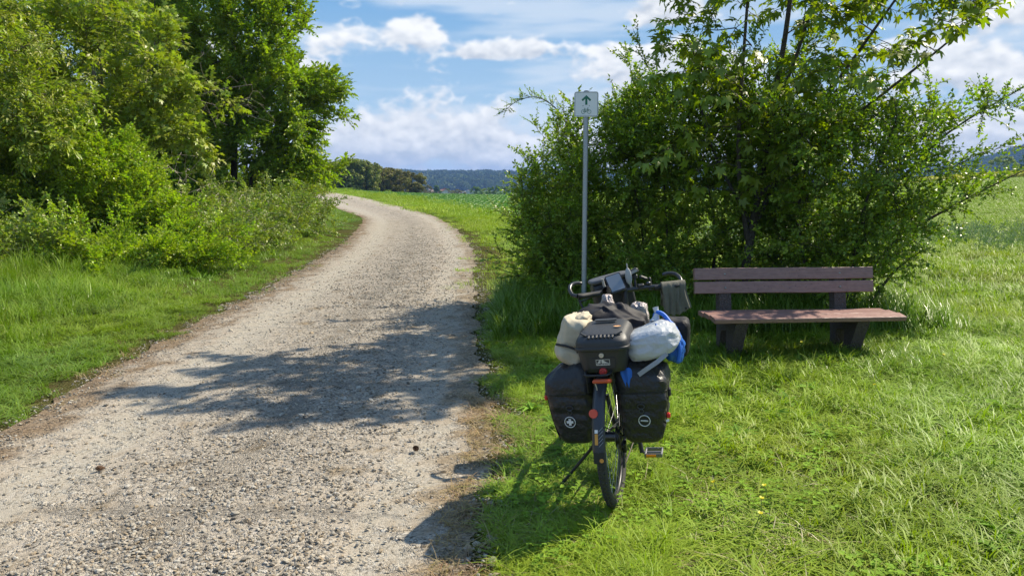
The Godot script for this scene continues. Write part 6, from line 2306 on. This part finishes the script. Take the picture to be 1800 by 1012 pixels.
func build_pannier(s: float) -> void:
	var left := s < 0.0
	var t := on_bike("pannier", "left black waterproof pannier marked with a white plus sign" if left else "right black waterproof pannier marked with a white minus sign", "pannier", Vector3(s * 0.165 + (0.012 if s > 0.0 else 0.0), 0.345, -0.01), "pannier pair on the rear rack")
	var skin := rough_surface(mat(Color(0.024, 0.024, 0.026), 0.34), M.blotch, noise_tex(0.03, 121, true, 9.0), 3.0, 0.5)
	skin.roughness_texture = tint_tex(0.02, 171, Color(0.45, 0.45, 0.45), Color(1, 1, 1))
	skin.roughness = 0.55
	var w := FastNoiseLite.new()
	w.seed = 130 + int(s)
	w.frequency = 9.0
	w.fractal_octaves = 3
	var b := Mb.new()
	var rings := []
	for i in 19:
		var u := i / 18.0
		var y := u * 0.315
		var grow := lerpf(0.076, 0.112, pow(u, 0.8)) * (1.0 if left else 1.07)
		var r := rounded_ring(y, grow, lerpf(0.110, 0.148, u), 0.035, Vector2(s * (-0.004 + 0.010 * u), 0), 5)
		if i == 0:
			r = rounded_ring(0.0, grow * 0.86, 0.098, 0.03, Vector2(-s * 0.004, 0), 5)
		for j in r.size():
			var p := r[j]
			var d := 0.013 * (1.0 - absf(w.get_noise_3d(p.x * 1.2, p.y * 1.6, p.z * 1.2)) * 3.0) * smoothstep(0.0, 0.06, y)
			var o := Vector3(p.x, 0, p.z).normalized()
			r[j] = p + o * (d + 0.008 * sin(u * PI))
		rings.append(r)
	b.loft(rings)
	put("bag_body", b.mesh(), skin, t)
	# the lid flap pulled over the top
	var f := Mb.new()
	rings = []
	var top := [[0.262, 0.117, 0.154], [0.268, 0.121, 0.158], [0.30, 0.122, 0.158], [0.335, 0.120, 0.152], [0.362, 0.108, 0.138], [0.382, 0.086, 0.112], [0.394, 0.055, 0.075], [0.398, 0.02, 0.03]]
	for q in top:
		var r := rounded_ring(q[0], q[1], q[2], 0.055, Vector2(s * 0.006, 0), 5)
		for j in r.size():
			var p := r[j]
			var ridge := 1.0 - absf(w.get_noise_3d(p.x * 1.6 + 3.0, p.y * 1.2, p.z * 1.6)) * 3.2
			r[j] = p + Vector3(p.x * 0.05, 0.4, p.z * 0.05).normalized() * 0.012 * ridge * smoothstep(0.27, 0.33, q[0]) + Vector3(p.x, 0, p.z).normalized() * 0.006 * ridge
			r[j].y -= s * p.x * 0.22 * smoothstep(0.30, 0.38, q[0])
		rings.append(r)
	f.loft(rings)
	put("flap", f.mesh(), skin, t)
	put("seam", tube_mesh(ring_path(rounded_ring(0.263, 0.121, 0.158, 0.055, Vector2(s * 0.006, 0), 5)), 0.003, 6, true), mat(Color(0.012, 0.012, 0.013), 0.6), t)
	# round badge with a plus or a minus
	var white := mat(Color(0.74, 0.74, 0.74), 0.5)
	var at := facing(Vector3(s * 0.012, 0.122, 0.142), Vector3(s * 0.04 - 0.05, -0.08, 1))
	var badge := put("badge", tube_mesh(circle_path(Vector3.ZERO, 0.027, Vector3(0, 0, 1), 36), 0.0021, 6, true), white, t, at)
	if left:
		for q in [Vector3(0.034, 0.0125, 0.003), Vector3(0.0125, 0.034, 0.0034)]:
			put("plus_bar", box_mesh(q, 0.0005), white, badge)
	else:
		put("minus_bar", box_mesh(Vector3(0.036, 0.007, 0.003), 0.0005), mat(Color(0.55, 0.55, 0.55), 0.5), badge, Transform3D(Basis(Vector3(0, 0, 1), -0.08), Vector3.ZERO))
	var trim := mat(Color(0.045, 0.046, 0.048), 0.5)
	for q in [[0.195, 0.0115, 1.45], [0.172, 0.0095, 1.1]]:
		var loop := []
		for p in disc(1.0, 20):
			loop.append(Vector3(p.x * q[1] * q[2], p.y * q[1], 0))
		put("strap_ring", tube_mesh(loop, 0.0028, 6, true), trim, t, facing(Vector3(-0.002 + s * 0.004, q[0], 0.153), Vector3(0, -0.08, 1)))
	# side strap with a red buckle
	var strap := Mb.new()
	var sx := s * 0.124
	for i in 8:
		var u := i / 8.0
		var p := Vector3(s * lerpf(0.132, 0.085, u * u), lerpf(0.30, 0.02, u), 0.075)
		var q := Vector3(s * lerpf(0.132, 0.085, pow(u + 0.125, 2.0)), lerpf(0.30, 0.02, u + 0.125), 0.075)
		strap.box((p + q) / 2, Vector3(0.004, p.distance_to(q) + 0.003, 0.022), 0.001, Basis(Vector3(0, 0, 1), atan2(-(q.x - p.x), (q.y - p.y)) + PI))
	put("side_strap", strap.mesh(), mat(Color(0.016, 0.016, 0.017), 0.7), t)
	put("buckle", box_mesh(Vector3(0.016, 0.040, 0.030), 0.005), mat(Color(0.02, 0.02, 0.021), 0.4), t, Transform3D(Basis(), Vector3(sx + s * 0.010, 0.245, 0.075)))
	put("buckle_tab", box_mesh(Vector3(0.018, 0.026, 0.020), 0.005), mat(Color(0.62, 0.03, 0.025), 0.4), t, Transform3D(Basis(), Vector3(s * (0.136 if left else 0.124), 0.235 if left else 0.135, 0.085 if left else 0.10)))
	if not left:
		put("care_label", box_mesh(Vector3(0.018, 0.012, 0.002), 0.0005), white, t, Transform3D(Basis(Vector3.UP, 0.7), Vector3(0.118, 0.110, 0.104)))
	# hooks behind, on the rack rail
	for z in [-0.08, 0.08]:
		put("hook", box_mesh(Vector3(0.03, 0.05, 0.03), 0.005), trim, t, Transform3D(Basis(), Vector3(-s * 0.10, 0.355, z)))


func ring_path(r: PackedVector3Array) -> Array:
	var out := []
	for p in r:
		if out.is_empty() or out[-1].distance_to(p) > 0.004:
			out.append(p)
	return out


func soft(mid: Vector3, half: Vector3, amount: float, scale: float, sd: float, ex := 0.8, ey := 0.85, turn := Basis(), stretch := Vector3.ONE) -> ArrayMesh:
	var b := Mb.new()
	b.blob(mid, half, ex, ey, 60, 40, creased(amount, scale, sd, stretch), turn)
	return b.mesh()


func build_soft_bags() -> void:
	var weave := noise_tex(0.3, 141, true, 4.0)
	# cream cotton sack in two folds
	var cream := rough_surface(mat(Color(0.66, 0.58, 0.43), 0.9), M.blotch, weave, 6.0, 0.5)
	cream.albedo_color = Color(0.56, 0.49, 0.36).linear_to_srgb()
	var t := on_bike("cream_sack", "folded cream cotton sack strapped left of the top box", "bag", Vector3(-0.158, 0.72, -0.09))
	put("upper_fold", soft(Vector3(0.012, 0.168, 0.0), Vector3(0.062, 0.068, 0.125), 0.20, 4.4, 2.0, 0.5, 0.42, Basis(Vector3(0, 0, 1), -0.34), Vector3(1.6, 0.9, 0.7)), cream, t)
	put("lower_fold", soft(Vector3(-0.004, 0.062, 0.02), Vector3(0.092, 0.056, 0.135), 0.12, 4.0, 7.0, 0.65, 0.7, Basis(Vector3(0, 0, 1), -0.45), Vector3(1.2, 1.2, 0.7)), cream, t)
	put("collar", soft(Vector3(0.036, 0.215, -0.02), Vector3(0.050, 0.030, 0.10), 0.3, 7.0, 3.0, 0.7, 0.7, Basis(Vector3(0, 0, 1), 0.6), Vector3(1.5, 1.5, 0.6)), cream, t)
	put("strap", tube_mesh(bent([Vector3(-0.075, 0.122, 0.125), Vector3(-0.01, 0.117, 0.168), Vector3(0.055, 0.085, 0.16), Vector3(0.085, 0.035, 0.13)], 5), 0.006, 6), mat(Color(0.02, 0.02, 0.02), 0.7), t)
	# dark jacket thrown over the saddle
	var cloth := rough_surface(mat(Color(0.020, 0.019, 0.027), 0.62), M.blotch, weave, 7.0, 0.4)
	cloth.albedo_color = Color(0.010, 0.0098, 0.015).linear_to_srgb()
	cloth.metallic_specular = 0.35
	t = on_bike("dark_jacket", "dark navy jacket bundled over the saddle in front of the top box", "jacket", Vector3(0.02, 0.86, -0.27))
	put("bundle", draped_jacket(), cloth, t)
	put("hem", soft(Vector3(-0.115, 0.03, 0.10), Vector3(0.075, 0.055, 0.075), 0.2, 7.0, 9.0, 0.9, 0.9, Basis(), Vector3(0.7, 1.6, 1.2)), cloth, t)
	# white plastic carrier bag
	var film := rough_surface(mat(Color(0.54, 0.565, 0.59), 0.28), null, noise_tex(0.03, 151, true, 9.0), 3.0, 0.55)
	film.backlight_enabled = true
	film.backlight = Color(0.6, 0.62, 0.66)
	t = on_bike("white_carrier_bag", "stuffed white plastic carrier bag with blue print right of the top box", "plastic bag", Vector3(0.245, 0.745, 0.0))
	put("bag_body", soft(Vector3(0, 0.088, 0), Vector3(0.120, 0.070, 0.140), 0.14, 4.6, 11.0, 0.72, 0.66, Basis(Vector3(0, 0, 1), 0.32), Vector3(0.9, 1.8, 0.9)), film, t)
	var ear := Mb.new()
	ear.tube(bent([Vector3(0.01, 0.165, -0.07), Vector3(0.02, 0.205, -0.09), Vector3(0.015, 0.235, -0.10)], 4), [0.03, 0.024, 0.018, 0.014, 0.012, 0.012, 0.013, 0.014, 0.016], 9)
	put("knot", ear.mesh(), film, t)
	var band := Mb.new()
	var from := Vector3(0.075, 0.045, 0.135)
	for q in [Vector3(0.03, 0.012, 0.158), Vector3(-0.02, -0.018, 0.165), Vector3(-0.06, -0.045, 0.16)]:
		var d: Vector3 = (q - from).normalized()
		band.box((from + q) / 2, Vector3(0.022, from.distance_to(q) + 0.004, 0.003), 0.001, Basis(d.cross(Vector3(0, 0.3, 1)).normalized(), d, d.cross(Vector3(0, 0.3, 1)).normalized().cross(d)))
		from = q
	put("webbing_strap", band.mesh(), mat(Color(0.30, 0.31, 0.32), 0.6), t)
	var ink := mat(Color(0.02, 0.13, 0.48), 0.4)
	for q in [[Vector3(0.028, 0.178, 0.065), Vector3(0.035, 0.135, 0.118), Vector3(0.030, 0.09, 0.142), Vector3(0.022, 0.05, 0.138)]]:
		var pb := Mb.new()
		var path := bent(q, 6)
		for i in path.size():
			path[i].x += 0.004 * sin(i * 1.9)
		pb.tube(path, 0.0042, 5)
		put("blue_print", pb.mesh(), ink, t)
	# blue cloth strap of a shopping bag
	var blue := rough_surface(mat(Color(0.025, 0.16, 0.62), 0.5), null, weave, 6.0, 0.5)
	blue.backlight_enabled = true
	blue.backlight = Color(0.1, 0.2, 0.5)
	t = on_bike("blue_bag", "crumpled bright blue bag showing behind the white carrier bag", "bag", Vector3(0.31, 0.73, -0.07))
	put("bag_body", soft(Vector3(0.015, 0.085, 0.0), Vector3(0.055, 0.10, 0.055), 0.2, 9.0, 13.0, 0.9, 0.9, Basis(Vector3(0, 0, 1), 0.35)), blue, t)
	put("handle", tube_mesh(bent([Vector3(-0.06, 0.19, -0.03), Vector3(-0.045, 0.225, -0.02), Vector3(-0.005, 0.21, 0.0), Vector3(0.035, 0.15, 0.04), Vector3(0.06, 0.06, 0.065), Vector3(0.05, -0.005, 0.075)], 5), 0.011, 7), blue, t)
	t = on_bike("blue_cloth", "blue cloth end hanging below the top box beside the mudguard", "cloth", Vector3(0.125, 0.66, 0.14))
	var dry := Mb.new()
	dry.blob(Vector3(0.0, 0.02, 0), Vector3(0.032, 0.05, 0.012), 0.8, 0.7, 30, 20, func(p: Vector3) -> Vector3: return Vector3(p.x * (0.72 + 8.0 * p.y) - 0.1 * p.y, p.y + 0.004 * sin(p.x * 90.0), p.z + 0.005 * sin(p.x * 190.0)))
	put("cloth_end", dry.mesh(), blue, t)
	# dark bag behind on the right
	t = on_bike("navy_bag", "dark navy bag with a stiff corner behind the blue bag", "bag", Vector3(0.325, 0.735, -0.16))
	put("bag_body", soft(Vector3(0.01, 0.08, 0), Vector3(0.075, 0.095, 0.075), 0.09, 6.0, 15.0, 0.4, 0.42, Basis(Vector3(0, 0, 1), -0.12)), cloth, t)
	# two drink bottles in crumpled foil sleeves
	var foil := rough_surface(mat(Color(0.60, 0.60, 0.62), 0.35, 0.45), tint_tex(0.05, 161, Color(0.35, 0.25, 0.22), Color(1, 1, 1)), noise_tex(0.06, 162, true, 12.0), 10.0, 1.2)
	var spots := [[Vector3(-0.05, 0.83, -0.52), 0.036, 0.15, "foil-wrapped bottle in the middle, nearer the handlebar stem"], [Vector3(0.13, 0.785, -0.49), 0.048, 0.15, "foil-wrapped bottle on the right with a blue mark"]]
	for q in spots:
		t = on_bike("foil_bottle", q[3], "bottle", q[0], "foil-wrapped bottles behind the handlebar")
		put("sleeve", soft(Vector3(0, q[2] * 0.55, 0), Vector3(q[1], q[2] * 0.55, q[1]), 0.16, 13.0, q[1] * 400.0, 1.0, 0.6), foil, t)
		var cap := Mb.new()
		cap.tube([Vector3(0, q[2] * 1.0, 0), Vector3(0, q[2] * 1.12, 0), Vector3(0.002, q[2] * 1.17, 0)], [0.02, 0.018, 0.012], 12)
		put("cap", cap.mesh(), foil, t)
	# bag on the handlebar
	var skin := rough_surface(mat(Color(0.022, 0.023, 0.025), 0.45), M.blotch, weave, 5.0, 0.4)
	var bf := bike_frame() * bar_frame()
	t = thing("handlebar_bag", "black box-shaped handlebar bag with a grey lid in front of the bars", "bag", bf * Transform3D(Basis(Vector3(0, 0, 1), 0.16), Vector3(-0.045, -0.115, -0.125)))
	var hb := Mb.new()
	hb.blob(Vector3(0, 0.08, 0), Vector3(0.125, 0.10, 0.075), 0.35, 0.3, 48, 24)
	put("bag_body", hb.mesh(), skin, t)
	hb = Mb.new()
	hb.blob(Vector3(0, 0.19, 0), Vector3(0.130, 0.018, 0.080), 0.35, 0.6, 48, 12)
	put("lid", hb.mesh(), rough_surface(mat(Color(0.085, 0.085, 0.09), 0.5), null, weave, 5.0, 0.3), t)
	# towel over the right grip
	var towel := rough_surface(mat(Color(0.145, 0.135, 0.105), 0.95), M.blotch, weave, 8.0, 0.7)
	towel.albedo_color = Color(0.16, 0.15, 0.115).linear_to_srgb()
	t = thing("grey_towel", "olive grey towel hanging in folds from the right handlebar grip", "towel", bf * Transform3D(Basis(), Vector3(0.275, 0.0, 0.055)))
	put("towel_cloth", towel_mesh(), towel, t)
	put("toggle", box_mesh(Vector3(0.012, 0.012, 0.01), 0.004), mat(Color(0.02, 0.02, 0.02), 0.5), t, Transform3D(Basis(), Vector3(0.055, -0.135, 0.045)))


func draped_jacket() -> ArrayMesh:
	# a bundle of cloth with long soft folds running across it
	var b := Mb.new()
	b.blob(Vector3(-0.005, 0.035, 0.0), Vector3(0.195, 0.082, 0.175), 0.75, 0.7, 96, 56, func(p: Vector3) -> Vector3:
		var w := edge_noise.get_noise_3dv(p * 2.2 + Vector3(3, 1, 8))
		var a := p.x * 26.0 + p.z * 46.0 - p.y * 20.0 + w * 5.0
		var c := p.x * -34.0 + p.z * 38.0 + p.y * 40.0 + edge_noise.get_noise_3dv(p * 3.0) * 4.0
		var fold := pow(0.5 + 0.5 * sin(a), 3.0) * 0.024 + pow(0.5 + 0.5 * sin(c), 4.0) * 0.016 - 0.012
		var drop := -0.34 * maxf(p.x, 0.0) * maxf(p.x, 0.0) / 0.195 - 0.10 * p.x
		return p + p.normalized() * fold + Vector3(0, drop, 0))
	return b.mesh()


func towel_mesh() -> ArrayMesh:
	# a cloth of some thickness folded over the bar: short behind, long in front
	var b := Mb.new()
	var rings := []
	var n := 34
	for i in 25:
		var u := i / 24.0
		var x := lerpf(-0.066, 0.072, u)
		var outer := PackedVector3Array()
		var inner := PackedVector3Array()
		for j in n:
			var q := j / float(n - 1)
			var fold := sin(u * 24.0 + sin(q * 4.0) * 1.1) * 0.5 + 0.5 * sin(u * 41.0 + 1.0 + q * 2.0)
			var y := 0.0
			var z := 0.0
			var out := Vector3.ZERO
			var long := 0.135 + 0.035 * sin(u * 3.0 + 0.3)
			if q < 0.42:
				var k := 1.0 - q / 0.42
				y = -k * long * 0.8
				z = -0.036 - 0.008 * k
				out = Vector3(0, 0, -1)
			elif q < 0.58:
				var a := (q - 0.42) / 0.16 * PI
				y = sin(a) * 0.032
				z = -cos(a) * 0.036
				out = Vector3(0, sin(a), -cos(a))
			else:
				var k := (q - 0.58) / 0.42
				y = -k * long
				z = 0.036 + 0.012 * k
				out = Vector3(0, 0, 1)
			var deep := 0.010 * smoothstep(0.0, 0.5, absf(q - 0.5) * 2.0) * fold
			var spreadx := x * (1.0 + 0.18 * (absf(q - 0.5) * 2.0)) + 0.006 * sin(q * 9.0 + u * 5.0)
			var p := Vector3(spreadx, y + 0.004 * sin(u * 30.0) * absf(q - 0.5) * 2.0, z) + out * deep
			outer.append(p)
			inner.append(p - out * 0.005)
		inner.reverse()
		outer.append_array(inner)
		rings.append(outer)
	b.loft(rings)
	return b.mesh()


# ------------------------------------------------------------------ small things

func build_small_things() -> void:
	var rng := RandomNumberGenerator.new()
	rng.seed = 777
	# buttercups
	var cup := Mb.new()
	for i in 5:
		var a := TAU * i / 5
		leaf_turned(cup, Vector3.ZERO, Vector3(cos(a), 0.55, sin(a)).normalized(), Vector3(-cos(a) * 0.5, 1, -sin(a) * 0.5).normalized(), 0.016, 0.015, -0.1)
	var flower := cup.mesh()
	var stem := tube_mesh([Vector3(0, -1, 0), Vector3(0.02, -0.5, 0.01), Vector3.ZERO], 0.0018, 4)
	var green := mat(Color(0.12, 0.20, 0.04), 0.6)
	var spots := [[1.05, -3.47, 0.24, "buttercup nearest the bottom of the picture, below the bicycle wheel"], [1.20, -3.46, 0.22, "buttercup right of the front pair in the near grass"], [1.10, -3.38, 0.2, "low buttercup between the nearest ones"], [1.08, -3.28, 0.18, "buttercup closest to the camera"], [3.4, -6.15, 0.3, "buttercup in the grass just right of the bench front"], [2.55, -5.1, 0.28, "lone buttercup in the meadow in front of the bench"], [2.55, -6.55, 0.30, "buttercup in front of the middle of the bench"], [1.75, -6.6, 0.36, "tall buttercup beside the left end of the bench"], [1.62, -6.9, 0.42, "tallest buttercup between the towel and the bench"], [1.50, -7.0, 0.40, "buttercup left of the tallest one near the bench end"], [1.56, -6.7, 0.33, "buttercup close above the navy bag"], [3.95, -5.9, 0.3, "buttercup at the far right of the meadow"]]
	for i in spots.size():
		var q = spots[i]
		var t := thing("buttercup", q[3], "flower", Transform3D(Basis.from_euler(Vector3(rng.randfn() * 0.2, rng.randf() * TAU, rng.randfn() * 0.2)), Vector3(q[0], ground_at(q[0], q[1]), q[1])), "buttercups in the meadow grass")
		put("blossom", flower, M.petal, t, Transform3D(Basis(), Vector3(0, q[2], 0)))
		put("flower_stem", stem, green, t, Transform3D(Basis.from_scale(Vector3(1, q[2], 1)), Vector3(0, q[2], 0)))
	# dandelion clocks
	var puff := far_clump(rng, 120, 0.16)
	var clocks := [[-0.05, -9.4, 0.26, "dandelion clock at the road edge left of the bicycle"], [0.12, -12.5, 0.3, "dandelion clock on the verge below the hawthorn bush"], [-0.4, -16.5, 0.3, "dandelion clock farther up the verge"], [1.35, -7.15, 0.42, "white flower head above the buttercups beside the towel"]]
	for q in clocks:
		var t := thing("dandelion_clock", q[3], "flower", Transform3D(Basis(), Vector3(q[0], ground_at(q[0], q[1]), q[1])), "white seed heads along the verge")
		put("seed_head", puff, M.white_fluff, t, Transform3D(Basis.from_scale(Vector3.ONE * 0.020), Vector3(0, q[2], 0)))
		put("flower_stem", stem, green, t, Transform3D(Basis.from_scale(Vector3(1, q[2], 1)), Vector3(0, q[2], 0)))
	# pine cones on the road
	var cone := Mb.new()
	for k in 9:
		var u := k / 8.0
		var r := 0.019 * sin(0.35 + u * 2.5)
		for j in 9:
			var a := TAU * (j + 0.5 * (k % 2)) / 9
			var o := Vector3(cos(a), 0, sin(a))
			var at := o * r * 0.5 + Vector3(0, u * 0.06, 0)
			leaf_turned(cone, at, (o + Vector3.UP * 0.5).normalized(), (Vector3.UP - o * 0.4).normalized(), r * 0.95 + 0.004, 0.013, -0.15)
	cone.tube([Vector3(0, 0, 0), Vector3(0, 0.03, 0), Vector3(0, 0.062, 0)], [0.006, 0.011, 0.003], 8)
	var cm := cone.mesh()
	var brown := rough_surface(mat(Color(0.13, 0.075, 0.042), 0.8), M.blotch, null, 12.0)
	brown.albedo_color = Color(0.14, 0.08, 0.045).linear_to_srgb()
	for q in [[-0.60, -4.55, "pine cone on the gravel left of the bicycle shadow"], [-2.30, -4.20, "pine cone on the left side of the gravel road"]]:
		var t := thing("pine_cone", q[2], "pine cone", Transform3D(Basis.from_euler(Vector3(1.5, 1.2 + q[0], 0.0)).scaled(Vector3.ONE * 0.75), Vector3(q[0], ground_at(q[0], q[1]) + 0.031, q[1])), "pine cones on the road")
		put("scales", cm, brown, t)
	# bent orange-brown dead stick at the left edge
	var st := thing("orange_stick", "bent orange-brown stick lying on the brambles at the left edge of the picture", "stick", Transform3D(Basis(), Vector3(-8.9, 1.35, -12.9)))
	put("bark_stick", tube_mesh(bent([Vector3(-0.5, 0.16, 0), Vector3(-0.1, 0.04, 0.05), Vector3(0.12, 0.02, 0.08), Vector3(0.42, -0.03, 0.1)], 6), 0.014, 7), mat(Color(0.42, 0.24, 0.06), 0.7), st)
